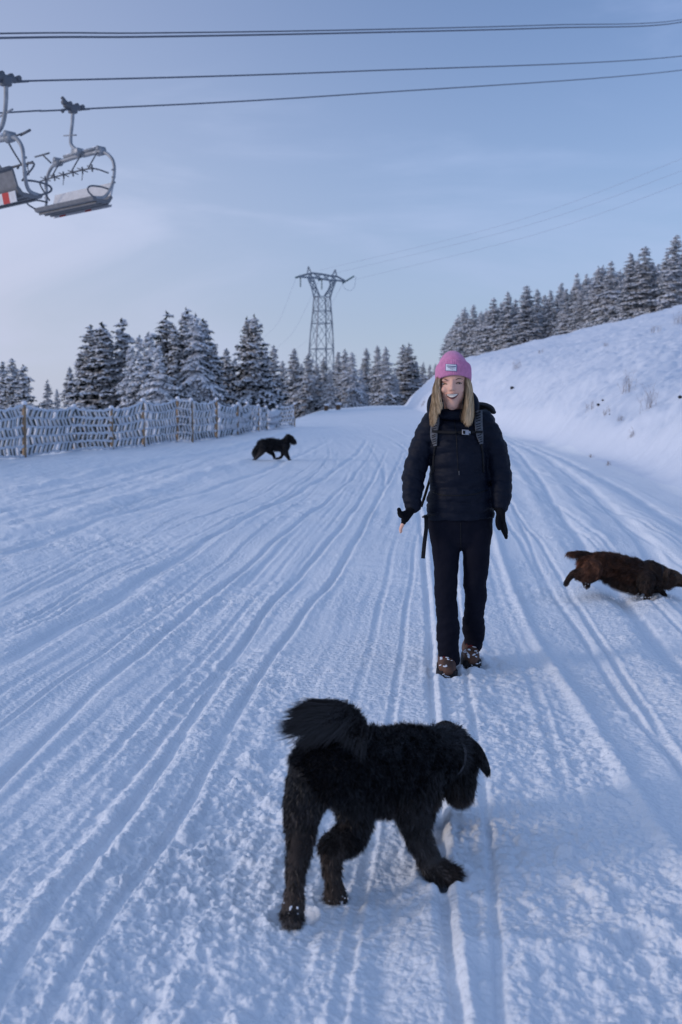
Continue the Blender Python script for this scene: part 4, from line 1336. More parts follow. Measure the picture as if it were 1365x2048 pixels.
# long plume of the tail: hanks of hair combed to the left and down
rg = np.random.default_rng(8)
core = cr([tuple(at(726, 1470, 2.81)), tuple(at(714, 1442, 2.80)), tuple(at(696, 1424, 2.78)), tuple(at(672, 1417, 2.76)), tuple(at(652, 1426, 2.74))], 60)
nst = 8200
q = (rg.integers(0, 15, nst) / 15.0 + rg.random(nst) * .022)
q = np.clip(.10 + .9 * q, 0, .999); hank = (q * 15).astype(int)
qi = (q * 59).astype(int)
b0 = core[np.clip(qi + rg.integers(-3, 4, nst), 0, 59)] + rg.normal(0, .010, (nst, 3))
hq = rg.random(27)
px_ = np.array(FWD.cross(UPV) * 1.0)
ang = np.interp(q, [0, .25, .5, .75, 1], [-98, -120, -146, -170, -190]) + (hq[hank] - .5) * 36 + rg.normal(0, 3.5, nst) * (.5 + hq[hank])   # degrees in the upright plane facing the camera
ang = np.radians(ang)
ln = np.interp(q, [.08, .35, .6, 1], [.08, .125, .135, .11]) * rg.uniform(.6, 1.1, nst) * (.62 + .65 * hq[hank])
dx = np.stack([np.cos(ang), rg.normal(-.12, .10, nst), np.sin(ang)], 1)
dn = np.stack([np.cos(ang) * .95, rg.normal(-.1, .08, nst), np.sin(ang) * 1.0 - .45 * (1 - hq[hank])], 1)
dn /= np.linalg.norm(dn, axis=1)[:, None]
m1 = b0 + dx * (ln * .4)[:, None]; m2 = m1 + (dx * .5 + dn * .5) * (ln * .35)[:, None]; m3 = m2 + dn * (ln * .3)[:, None]
wv_ = np.stack([np.sin(ang), np.zeros(nst), -np.cos(ang)], 1)
m2 += wv_ * (.006 * np.sin(hq[hank] * 40 + ln * 30))[:, None]; m3 += wv_ * rg.normal(0, .007, nst)[:, None]
for h in range(15):       # the tips of a hank run together
    k_ = hank == h
    if k_.sum() > 3:
        c3, c2 = m3[k_].mean(0), m2[k_].mean(0)
        m3[k_] = m3[k_] * .5 + .5 * (c3 + (m3[k_] - c3) * np.array([1, .5, .55]))
        m2[k_] = m2[k_] * .85 + .15 * (c2 + (m2[k_] - c2) * .6)
s_ = wv_ * (.0009 * rg.uniform(.6, 1.3, nst))[:, None]
V = np.stack([b0 - s_, b0 + s_, m1 + s_, m1 - s_, m2 + s_ * .9, m2 - s_ * .9, m3], 1).reshape(-1, 3)
i_ = np.arange(nst)[:, None] * 7
pm = np_mesh('tail_plume', V, [i_ + np.array([[0, 1, 2, 3]]), i_ + np.array([[3, 2, 4, 5]]), i_ + np.array([[5, 4, 6]])])
ca = pm.color_attributes.new('furcol', 'FLOAT_COLOR', 'POINT')
cc = np.repeat(np.array([BK]) * rg.uniform(.6, 1.7, nst)[:, None], 7, axis=0)
ca.data.foreach_set('color', np.hstack([cc, np.ones((len(cc), 1))]).astype(np.float32).ravel())
link('tail_plume', pm, M_FURB2, bigbody)


def ear(pts, rad, n_, parent, seed, hl=.035, col=BK, name='ear'):
    bm = bmesh.new()
    tube(bm, pts, rad, seg=10, n=12, cap='round')
    me = bpy.data.meshes.new('ear'); bm.normal_update(); bm.to_mesh(me); bm.free()
    B = Bones(); B.add(pts, [max(r) if isinstance(r, tuple) else r for r in rad], hl, col, col, .5)
    fm = fur(me, B, n_, .0011, seed, .35, .22)
    coat(me, B)
    o = link(name, me, M_FURB, parent)
    link('ear_fur', fm, M_FURB2, o)


ear([at(936, 1486, 3.36), at(952, 1502, 3.35), at(966, 1526, 3.33), at(973, 1540, 3.32)], [(.02, .026), (.020, .034), (.016, .028), (.010, .016)], 2600, bigbody, 3, .026)
ear([at(884, 1466, 3.38), at(892, 1460, 3.40), at(904, 1464, 3.44)], [(.03, .034), (.03, .034), (.02, .02)], 2600, bigbody, 4, .05)
# beard and cheek hair
bm = bmesh.new(); tube(bm, [at(904, 1562, 3.35), at(914, 1580, 3.36), at(928, 1576, 3.40)], [.036, .038, .032], seg=10, n=8, cap='round')
me = bpy.data.meshes.new('beard'); bm.normal_update(); bm.to_mesh(me); bm.free()
B = Bones(); B.add([at(906, 1545, 3.34), at(920, 1585, 3.35)], [.05, .05], .060, BK, BRN, 1.0)
fm = fur(me, B, 6000, .0011, 12, .3, .25); coat(me, B)
o = link('beard', me, M_FURB, bigbody); link('beard_fur', fm, M_FURB2, o)
# muzzle end, pointing away to the right and down
bm = bmesh.new(); ell(bm, at(936, 1584, 3.44), (.022, .02, .018)); bm_obj('nose', bm, M_NOSE, bigbody)
# collar sunk in the neck fur
bm = bmesh.new()
ca_, cb_ = at(884, 1508, 3.28), at(889, 1507, 3.295)
tube(bm, [ca_, cb_], [.086, .086], seg=24, cap=False)
bm_obj('collar', bm, M_COLLAR, big)
# pads and snow on the hind feet
bm = bmesh.new()
for dx_, dy_, r_ in ((-8, 6, .010), (2, 9, .011), (11, 6, .010), (1, -4, .014)):
    ell(bm, at(676 + dx_, 1806 + dy_, 2.825), (r_, r_ * .6, r_ * 1.0))
bm_obj('paw_pads', bm, M_PAD, bigbody)
bm = bmesh.new()
rr_ = random.Random(6)
for k in range(34):
    cx, cy, Y = rr_.choice([(585, 1826, 2.645), (676, 1800, 2.815)])
    ell(bm, at(cx + rr_.gauss(0, 9), cy + rr_.gauss(0, 11), Y), rr_.uniform(.0015, .0038), u=6, v=5)
bm_obj('snow_crumbs', bm, M_CAP, bigbody)
PRESS += [(lh.x, lh.y,   .055, .03), (fr_.x, fr_.y, .06, .034), (fr_.x - .02, 3.3, .05, .015)]

# --- dark dog trotting past the fence
Y = on_ground(582, 925).y
FD = [
    ([at(527, 890, Y), at(541, 889, Y), at(558, 890, Y), at(570, 891, Y)], [.128, .138, .128, .125], .075, BK, BK, .3, True),
    ([at(568, 888, Y), at(574, 881, Y), at(578, 876, Y)], [.11, .085, .08], .05, BK, BK, .3),
    ([at(577, 875, Y), at(583, 879, Y), at(588, 883.5, Y)], [.082, .072, .058], .06, BK, BK, .4),
    ([at(570, 893, Y - .06), at(572, 905, Y - .06), at(577, 915, Y - .06), at(582, 924, Y - .06)], [.10, .065, .042, .035], .03, BK, BK2, .4),
    ([at(566, 895, Y + .08), at(566, 906, Y + .08), at(563, 914, Y + .08), at(555, 917, Y + .08)], [.08, .05, .035, .032], .03, BK, BRN, .4),
    ([at(527, 893, Y - .07), at(524, 903, Y - .07), at(516, 913, Y - .07), at(504, 924, Y - .07)], [.115, .075, .042, .034], .03, BK, (.10, .085, .08), .4),
    ([at(533, 894, Y + .08), at(541, 904, Y + .08), at(547, 908, Y + .08), at(549, 916, Y + .08)], [.10, .06, .045, .032], .03, BK, BK2, .4),
    ([at(522, 890, Y), at(516, 895, Y), at(511, 904, Y), at(510, 911, Y)], [.06, .065, .07, .04], .06, BK, BK, .6),
]
far, farbody = dog('running_dog', (at(545, 920, Y).x, Y, 0), 'black dog trotting to the right beside the snow fence, far off', FD, [], .022, 14000, .0035, 51, .45, .35, .4)
bm = bmesh.new(); ell(bm, at(589.5, 884, Y), .03); bm_obj('nose', bm, M_NOSE, farbody)
ear([at(577, 871, Y - .07), at(574, 876, Y - .09), at(574, 882, Y - .09)], [(.03, .05), (.03, .055), (.02, .03)], 700, farbody, 6, .05)

# --- brown dog bounding out on the right
Y = 7.42
B0 = (.050, .024, .014); B1 = (.13, .052, .026); B2 = (.024, .013, .009); B3 = (.11, .068, .044)
BD = [
    ([at(1180, 1128, Y), at(1208, 1126, Y), at(1240, 1135, Y), at(1270, 1145, Y), at(1300, 1152, Y)], [.074, .082, .090, .102, .096], .050, B1, B2, .3, True),
    ([at(1296, 1148, Y), at(1318, 1152, Y), at(1332, 1155, Y)], [.105, .085, .072], .045, B2, B0, .4),
    ([at(1330, 1154, Y), at(1345, 1156, Y), at(1358, 1160, Y), at(1374, 1165, Y)], [.068, .064, .048, .034], .018, B3, B0, .25),
    ([at(1194, 1116, Y), at(1172, 1108, Y), at(1152, 1106, Y), at(1138, 1105, Y)], [.034, .022, .018, .010], .052, B2, B1, .75),
    ([at(1186, 1136, Y - .07), at(1173, 1146, Y - .08), at(1158, 1147, Y - .08)], [.075, .054, .038], .035, B1, B0, .45),
    ([at(1160, 1148, Y - .08), at(1146, 1148, Y - .08), at(1138, 1157, Y - .08), at(1133, 1166, Y - .08)], [.036, .027, .022, .022], .020, B0, B2, .4),
    ([at(1192, 1140, Y + .08), at(1182, 1152, Y + .08), at(1172, 1158, Y + .07), at(1174, 1170, Y + .07)], [.075, .05, .034, .026], .02, B2, B2, .4),
    ([at(1292, 1158, Y - .08), at(1294, 1174, Y - .08), at(1298, 1184, Y - .08), at(1294, 1197, Y - .08)], [.075, .048, .030, .020], .028, B2, B2, .5),
    ([at(1300, 1160, Y + .08), at(1312, 1178, Y + .08), at(1325, 1188, Y + .08)], [.070, .045, .032], .028, B2, B2, .5),
    ([at(1215, 1142, Y), at(1245, 1155, Y), at(1280, 1164, Y)], [.052, .066, .070], .055, B0, B2, .9, True),
    ([at(1204, 1144, Y + .03), at(1206, 1154, Y + .03)], [.035, .02], .02, B2, B2, .5),
]
brn, brnbody = dog('spaniel_dog', (at(1240, 1180, Y).x, Y, 0), 'brown long haired dog bounding through the snow at the right edge', BD, [], .011, 70000, .0013, 77, .26, .15, .22)
ear([at(1334, 1143, Y - .06), at(1330, 1152, Y - .085), at(1331, 1163, Y - .085)], [(.02, .03), (.018, .042), (.012, .03)], 1500, brnbody, 9, .03, (.050, .028, .018))
bm = bmesh.new(); ell(bm, at(1376, 1165, Y), .02); bm_obj('nose', bm, M_NOSE, brnbody)
bm = bmesh.new()
for sx in (-.045,):
    ell(bm, at(1350, 1151, Y + sx - .012), .009, u=8, v=6)
bm_obj('eye', bm, M_NOSE, brnbody)
bm = bmesh.new(); tube(bm, [at(1314, 1152, Y), at(1319, 1153, Y)], [.096, .092], seg=20, cap=False)
bm_obj('collar', bm, M_COLLAR, brn)
# snow thrown up by the two runners
bm = bmesh.new()
for k in range(320):
    if k < 240:
        p = at(rr_.gauss(1270, 40), 1196 + rr_.gauss(0, 4), Y + rr_.gauss(-.05, .12))
    else:
        p = at(rr_.gauss(1150, 22), 1176 + rr_.gauss(0, 7), Y + rr_.gauss(0, .1))
    ell(bm, p, rr_.uniform(.0015, .004), u=6, v=4)
o = bm_obj('snow_spray', bm, M_CAP); tag(o, kind='stuff')
PRESS += [(at(1294, 1197, Y).x, Y - .08, .09, .03)]
# ------------------------------------------------------------------ the walker
M_SKIN = mat('skin', (.80, .46, .34), rough=.5, spec=.35, sss=.10)
M_LIP = mat('lips', (.60, .28, .23), rough=.4)
M_MOUTH = mat('mouth_inside', (.12, .035, .035), rough=.6)
M_TEETH = mat('teeth', (.92, .82, .70), rough=.35, spec=.5)
M_EYE = mat('eye_white', (.30, .28, .27), rough=.2, spec=.5)
M_IRIS = mat('iris', (.02, .02, .025), rough=.2, spec=.6)
M_BROW = mat('brow_hair', (.16, .095, .055), rough=.8)
M_HAIR = mat('blond_hair', (.4, .3, .17), rough=.45, spec=.4, vcol='haircol')
M_HAT = mat('pink_wool', (.70, .27, .46), rough=.95, spec=.05, sheen=.25, noise=.16, nscale=60, bump=.5, bscale=220, bdist=.003)
M_PATCH = mat('white_patch', (.72, .75, .82), rough=.8)
M_NAVYTXT = mat('patch_print', (.10, .14, .26), rough=.8)
M_JKT = mat('navy_down_jacket', (.0038, .0060, .0145), rough=.6, spec=.16, noise=.3, nscale=9, color2=(.005, .0078, .018), bump=.3, bscale=30, bdist=.004)
M_TRS = mat('dark_trousers', (.0052, .0056, .0115), rough=.85, spec=.12, noise=.3, nscale=7, color2=(.0075, .008, .015), bump=.5, bscale=16, bdist=.01)
M_GLV = mat('black_knit', (.007, .007, .009), rough=.95, spec=.1, bump=.4, bscale=260, bdist=.002)
M_BOOT = mat('brown_leather', (.13, .062, .038), rough=.65, noise=.5, nscale=22, color2=(.06, .035, .027), bump=.3, bscale=90, bdist=.003)
M_SOLE = mat('boot_rubber', (.020, .019, .021), rough=.85)
M_LACE = mat('red_laces', (.16, .018, .022), rough=.8)
M_STRAP = mat('strap_grey', (.13, .135, .15), rough=.85, noise=.25, nscale=90)
M_WEB = mat('black_webbing', (.010, .010, .012), rough=.8)
M_BUCKLE = mat('grey_buckle', (.36, .38, .43), rough=.4)
M_ZIP = mat('zip_dark', (.004, .004, .006), rough=.5)

fl_ = on_ground(897, 1352); frr = on_ground(946, 1335)
YB = 5.38                      # upright plane of her body
K = (YB / (math.cos(PITCH))) / FPX
person = empty('person', (at(920, 1340, YB).x, YB, 0), 'smiling woman in pink beanie, navy down jacket and dark trousers walking up with open hands', 'person')

# ---- body: one continuous surface under the clothes
bm = bmesh.new()
HY = 5.33
hx, hz = at(906, 768, HY).x, at(906, 768, HY).z


def hp(px, py, y):          # a point of the head, y metres in front (-) or behind (+) its middle
    return at(px, py, HY + y)


ell(bm, hp(906.5, 756, .012), (.075, .096, .088))
ell(bm, hp(906, 776, -.014), (.0675, .077, .066))
tube(bm, [hp(906, 784, -.012), hp(906, 796, -.024), hp(905.5, 806, -.038)], [(.064, .072), (.0575, .064), (.037, .044)], seg=18, n=10, cap='round', up=(0, 1, 0))
ell(bm, hp(905, 806.5, -.060), (.020, .016, .014))
for s_, px in ((-1, 890.5), (1, 920.5)):
    ell(bm, hp(px, 779.5, -.054), (.021, .022, .019))           # cheeks lifted by the smile
    ell(bm, hp(px + (2 if s_ < 0 else -2), 760.5, -.062), (.024, .014, .008))   # brow ridge
tube(bm, [hp(905.5, 761, -.078), hp(905, 770, -.092), hp(904.5, 777, -.104)], [.009, .010, .0125], seg=10, n=8, cap='round')
ell(bm, hp(900.5, 778.8, -.090), (.0085, .012, .0075)); ell(bm, hp(908.8, 778.8, -.090), (.0085, .012, .0075))
tube(bm, [hp(897, 788.5, -.078), hp(905, 787, -.084), hp(913, 788.5, -.078)], [.006, .008, .006], seg=8, n=8, cap='round')      # upper lip
tube(bm, [hp(898, 796.5, -.072), hp(905, 798.5, -.079), hp(912, 796.5, -.072)], [.006, .0085, .006], seg=8, n=8, cap='round')   # lower lip
tube(bm, [hp(906, 795, .015), at(908, 822, 5.38), at(909, 845, 5.40)], [.052, .050, .062], seg=14, n=8, cap='round')
# trunk and limbs
tube(bm, [at(911, 850, 5.40), at(916, 890, 5.39), at(919, 960, 5.39), at(921, 1010, 5.39), at(921, 1034, 5.39)], [(.125, .085), (.12, .09), (.11, .085), (.115, .08), (.085, .05)], seg=18, n=16, cap='round', up=(0, 1, 0))
ARM_L = [at(862, 852, 5.40), at(844, 893, 5.39), at(829, 948, 5.36), at(826, 985, 5.31), at(826, 1012, 5.28)]
ARM_R = [at(970, 850, 5.40), at(988, 893, 5.39), at(1001, 948, 5.38), at(1003, 988, 5.34), at(1001, 1013, 5.32)]
for A_ in (ARM_L, ARM_R):
    tube(bm, A_, [.048, .043, .037, .033, .028], seg=12, n=14, cap='round')
LEG_L = [at(888, 1055, 5.39), at(893, 1110, 5.38), at(893, 1185, 5.37), at(896, 1250, 5.38), at(899, 1315, 5.40)]
LEG_R = [at(953, 1055, 5.39), at(953, 1110, 5.39), at(951, 1178, 5.42), at(949, 1236, 5.50), at(947.5, 1285, 5.58)]
for A_ in (LEG_L, LEG_R):
    tube(bm, A_, [.060, .052, .044, .038, .029], seg=12, n=14, cap='round')
# hands: palm, four fingers of different length, thumb from the side of the palm
HANDS = []
PALM_L = [at(826, 1012, 5.28), at(818, 1026, 5.265), at(811, 1038, 5.25)]
PALM_R = [at(1001, 1013, 5.32), at(1002, 1030, 5.31), at(1004, 1044, 5.30)]
FING = []
for k, (dy, ln, bx) in enumerate(((-.030, 1.0, 0), (-.010, 1.1, -1), (.010, 1.03, 0), (.028, .82, 2))):
    o_ = Vector((0, dy, 0))
    FING.append(('L', [at(811 + bx, 1037, 5.25) + o_, at(805 + bx, 1037 + 12 * ln, 5.245) + o_ * 1.05, at(802 + bx, 1037 + 19 * ln, 5.25) + o_ * 1.05, at(802.5 + bx, 1037 + 25 * ln, 5.26) + o_], [.0095, .0092, .0085, .007]))
FING.append(('L', [at(820, 1022, 5.25), at(809, 1027, 5.225), at(801, 1026, 5.215), at(798.5, 1019, 5.212)], [.013, .011, .0095, .008]))
for k, (dx_, dy, ln) in enumerate(((-3.4, -.024, .96), (-.6, -.010, 1.06), (2.2, .006, 1.0), (4.6, .022, .82))):
    o_ = Vector((0, dy, 0))
    FING.append(('R', [at(1004 + dx_, 1043, 5.30) + o_, at(1007 + dx_, 1043 + 13 * ln, 5.295) + o_, at(1010 + dx_ * .8, 1043 + 22 * ln, 5.30) + o_, at(1012.5 + dx_ * .5, 1043 + 30 * ln, 5.31) + o_], [.0088, .0084, .0076, .0062]))
FING.append(('R', [at(999, 1028, 5.29), at(996, 1040, 5.265), at(996.5, 1050, 5.255), at(999, 1057, 5.25)], [.013, .011, .010, .008]))
for P_ in (PALM_L, PALM_R):
    tube(bm, P_, [(.016, .026), (.016, .036), (.014, .040)], seg=14, n=10, cap='round', up=(0, 1, 0))
for _, P_, R_ in FING:
    tube(bm, P_, R_, seg=10, n=12, cap='round')
body = remesh(bm, .0040, 7, .5)
body.name = 'body'
BO = link('body', body, M_SKIN, person)
from mathutils.bvhtree import BVHTree


def bvh_of(o):
    me = o.data
    off = Vector((0, 0, 0)); q = o.parent
    while q is not None: off += Vector(q.location); q = q.parent
    return BVHTree.FromPolygons([Vector(v.co) + off for v in me.vertices], [tuple(p.vertices) for p in me.polygons])


TB = bvh_of(BO)


def front(T, px, py, Y0, lift=.0, far=6.2):
    """the point of a surface that shows at the photo pixel, lifted towards the viewer"""
    d = ray(px, py).normalized()
    o = at(px, py, 4.2)
    h = T.ray_cast(o, d, 3.0)
    if h[0] is None: return at(px, py, Y0)
    return h[0] - d * lift


def patch(name, rows, T, Y0, lift, thick, m, parent):
    """thin fitted piece: rows of photo pixels laid on a surface, given a back and edges"""
    bm = bmesh.new()
    F_ = [[bm.verts.new(front(T, px, py, Y0, lift)) for px, py in r_] for r_ in rows]
    B_ = [[bm.verts.new(front(T, px, py, Y0, lift - thick)) for px, py in r_] for r_ in rows]
    nr, nc = len(rows), len(rows[0])
    for i in range(nr - 1):
        for j in range(nc - 1):
            bm.faces.new((F_[i][j], F_[i + 1][j], F_[i + 1][j + 1], F_[i][j + 1]))
            bm.faces.new((B_[i][j + 1], B_[i + 1][j + 1], B_[i + 1][j], B_[i][j]))
    for j in range(nc - 1):
        bm.faces.new((F_[0][j], F_[0][j + 1], B_[0][j + 1], B_[0][j])); bm.faces.new((F_[-1][j + 1], F_[-1][j], B_[-1][j], B_[-1][j + 1]))
    for i in range(nr - 1):
        bm.faces.new((F_[i + 1][0], F_[i][0], B_[i][0], B_[i + 1][0])); bm.faces.new((F_[i][-1], F_[i + 1][-1], B_[i + 1][-1], B_[i][-1]))
    bmesh.ops.recalc_face_normals(bm, faces=bm.faces)
    return bm_obj(name, bm, m, parent)


def crescent(x0, x1, top, bot, n=31, rows=9):
    out = []
    for r_ in range(rows):
        q = r_ / (rows - 1)
        row = []
        for k in range(n):
            u = k / (n - 1); x = x0 + (x1 - x0) * u
            s_ = math.sin(PI * u) ** .75
            yt = top[0] + (top[1] - top[0]) * s_; yb = bot[0] + (bot[1] - bot[0]) * s_
            row.append((x, yt + (yb - yt) * q + (u - .5) * -1.0))
        out.append(row)
    return out


HYF = HY - .08
patch('lips', crescent(891.4, 918.2, (787.6, 787.1), (788.0, 799.2)), TB, HYF, .0040, .004, M_LIP, BO)
mo = patch('mouth', crescent(892.2, 917.4, (787.9, 788.2), (788.4, 797.8)), TB, HYF, .0058, .003, M_MOUTH, BO)
patch('teeth', crescent(893.6, 916.0, (788.2, 788.4), (788.6, 794.6)), TB, HYF, .0078, .003, M_TEETH, mo)
for s_, ex, ey in ((-1, 889, 767.5), (1, 918.5, 766)):
    e = front(TB, ex, ey, HYF, 0)
    bm = bmesh.new(); ell(bm, e + Vector((0, .0080, -.0005)), (.0112, .010, .0050)); eo = bm_obj('eye', bm, M_EYE, BO)
    bm = bmesh.new(); ell(bm, e + Vector((0, .001, -.0012)), (.0058, .0040, .0044)); bm_obj('iris', bm, M_IRIS, eo)
    bm = bmesh.new()
    tube(bm, [front(TB, ex - 6.2, ey + 1.3, HYF, .001), front(TB, ex - 3, ey - .7, HYF, .002), front(TB, ex + 1, ey - 1.0, HYF, .0025), front(TB, ex + 5.8, ey + .9, HYF, .001)], [.0015, .0030, .0030, .0016], seg=6, n=12)
    bm_obj('eyelashes', bm, M_BROW, eo)
    bm = bmesh.new()
    tube(bm, [front(TB, ex - 5.4, ey + 1.6, HYF, .0006), front(TB, ex, ey + 2.1, HYF, .0008), front(TB, ex + 5.2, ey + 1.5, HYF, .0006)], [.0006, .0010, .0006], seg=5, n=8)
    bm_obj('lower_lashes', bm, M_BROW, eo)
    bm = bmesh.new()
    tube(bm, [front(TB, ex - s_ * 6.5, ey - 6.2, HYF, .0006), front(TB, ex, ey - 9.2, HYF, .001), front(TB, ex + s_ * 7.5, ey - 7.0, HYF, .0004)], [.0016, .0022, .0010], seg=6, n=12)
    bm_obj('eyebrow', bm, M_BROW, BO)

# ---- jacket
PUFF = .064


def quilt(L, amp=.055, ph=0.0, frm=0.0, to=1.0):
    def f(t, a):
        s = t * L + ph + .006 * math.sin(3 * a + 2 * t)
        k = abs(math.sin(PI * s / PUFF))
        return 1 + amp * (k ** .55 - .72) + .012 * math.sin(7 * a + 23 * t) * k
    return f


bm = bmesh.new()
tors = [(909, 833, .075, .075), (910, 842, .150, .095), (912, 856, .182, .118), (915, 885, .170, .135), (917, 915, .158, .140), (918, 955, .160, .138), (920, 990, .172, .140), (920.5, 1015, .181, .140), (921, 1036, .180, .136)]
tube(bm, [at(x, y, 5.40) for x, y, _, _ in tors], [(a, b) for _, _, a, b in tors], seg=48, n=130, up=(0, 1, 0), mod=quilt(.56, .075))
for A_, sgn in ((ARM_L, -1), (ARM_R, 1)):
    tube(bm, [A_[0] + Vector((-.02 * sgn, 0, .005))] + A_[1:-1] + [A_[-1] + Vector((0, 0, .004))], [.079, .065, .062, .056, .044] if sgn < 0 else [.079, .067, .061, .057, .043], seg=28, n=90, mod=quilt(.50, .12, .02), cap='round')
jk = remesh(bm, .0055, 1, .35)
co = np.zeros(len(jk.vertices) * 3, np.float32); jk.vertices.foreach_get('co', co); co = co.reshape(-1, 3)
no = np.zeros(len(jk.vertices) * 3, np.float32); jk.vertices.foreach_get('normal', no); no = no.reshape(-1, 3)
dsp = .0045 * fbm(co[:, 0] * 16 + co[:, 1] * 9, co[:, 2] * 26, 3, 200) + .006 * fbm(co[:, 0] * 5 + co[:, 1] * 4, co[:, 2] * 7, 2, 210)
jk.vertices.foreach_set('co', (co + no * dsp[:, None]).astype(np.float32).ravel()); jk.update()
JO = link('jacket', jk, M_JKT, person)
TJ = bvh_of(JO)
# stand-up collar and the hood lying behind the neck
bm = bmesh.new()
ring = []
for k in range(25):
    a = PI * 2 * k / 24
    fr_k = math.cos(a)
    ring.append(at(907.5, 824 - 7 * fr_k * 0 + 5 * max(0, -math.cos(a)), 5.385) + Vector((math.sin(a) * .085, math.cos(a) * .078, 0)))
tube(bm, ring, [(.030, .030)] * 25, seg=12, cap=False)
tube(bm, [at(868, 838, 5.36), at(866, 815, 5.41), at(871, 798, 5.47), at(889, 788, 5.51), at(908, 786, 5.52), at(928, 788, 5.51), at(943, 799, 5.47), at(947, 815, 5.41), at(943, 838, 5.36)], [.030, .034, .036, .038, .04, .038, .036, .034, .030], seg=14, n=40, cap='round')
tube(bm, [at(870, 850, 5.50), at(907, 842, 5.54), at(944, 850, 5.50)], [.05, .08, .05], seg=14, n=14, cap='round')
hd = remesh(bm, .008, 3)
link('hood', hd, M_JKT, JO)
# centre zip and pocket seam
def line_on(T, pts, Y0, r, lift):
    bm = bmesh.new(); tube(bm, [front(T, x, y, Y0, lift) for x, y in cr(pts, 28)], r, seg=6); return bm
bm_obj('zip', line_on(TJ, [(909, 838), (913, 870), (915, 910), (917, 945)], 5.25, .0022, .0003), M_ZIP, JO)
bm_obj('pocket_seam', line_on(TJ, [(867, 985), (885, 990), (917, 991), (950, 988), (975, 980)], 5.25, .003, .0005), M_ZIP, JO)
bm_obj('zip_pull', line_on(TJ, [(918.5, 942), (918.8, 950)], 5.25, .002, .002), M_STRAP, JO)
for a in (ARM_L, ARM_R):      # knitted cuffs
    d_ = (a[-1] - a[-2]).normalized()
    bm = bmesh.new(); tube(bm, [a[-1] - d_ * .01, a[-1] + d_ * .022], [.038, .034], seg=20, n=5)
    bm_obj('cuff', bm, M_GLV, JO)

# ---- trousers
bm = bmesh.new()
tube(bm, [at(921, 1010, 5.40), at(921, 1042, 5.40), at(921, 1066, 5.40)], [(.165, .118), (.180, .122), (.158, .10)], seg=28, n=12, up=(0, 1, 0), cap='round')
fold = lambda t, a: 1 + .030 * math.sin(19 * t + 2 * a) * t + .022 * math.sin(41 * t * t - 3 * a + 1) * t ** 2
tube(bm, [at(889, 1050, 5.395), at(893, 1104, 5.385), at(892, 1155, 5.375), at(893, 1187, 5.37), at(895, 1241, 5.375), at(897.5, 1290, 5.39), at(899.5, 1327, 5.40)], [.090, .0735, .066, .062, .060, .060, .060], seg=24, n=60, mod=fold)
tube(bm, [at(954, 1050, 5.395), at(953, 1112, 5.39), at(951, 1161, 5.405), at(951, 1198, 5.44), at(949, 1236, 5.50), at(947.5, 1266, 5.55), at(947.5, 1296, 5.59)], [.090, .0735, .067, .060, .059, .062, .054], seg=24, n=60, mod=fold)
ts = remesh(bm, .0075, 3, .5)
co = np.zeros(len(ts.vertices) * 3, np.float32); ts.vertices.foreach_get('co', co); co = co.reshape(-1, 3)
no = np.zeros(len(ts.vertices) * 3, np.float32); ts.vertices.foreach_get('normal', no); no = no.reshape(-1, 3)
dsp = .0075 * fbm(co[:, 0] * 7 + co[:, 2] * 3, co[:, 2] * 11 - co[:, 0] * 6, 3, 230) * (.6 + .8 * smooth(.6, .2, co[:, 2]))
ts.vertices.foreach_set('co', (co + no * dsp[:, None]).astype(np.float32).ravel()); ts.update()
TO = link('trousers', ts, M_TRS, person)
TT = bvh_of(TO)
bm_obj('fly_seam', line_on(TT, [(922, 1046), (922, 1075), (922.5, 1100)], 5.28, .0025, .0), M_ZIP, TO)

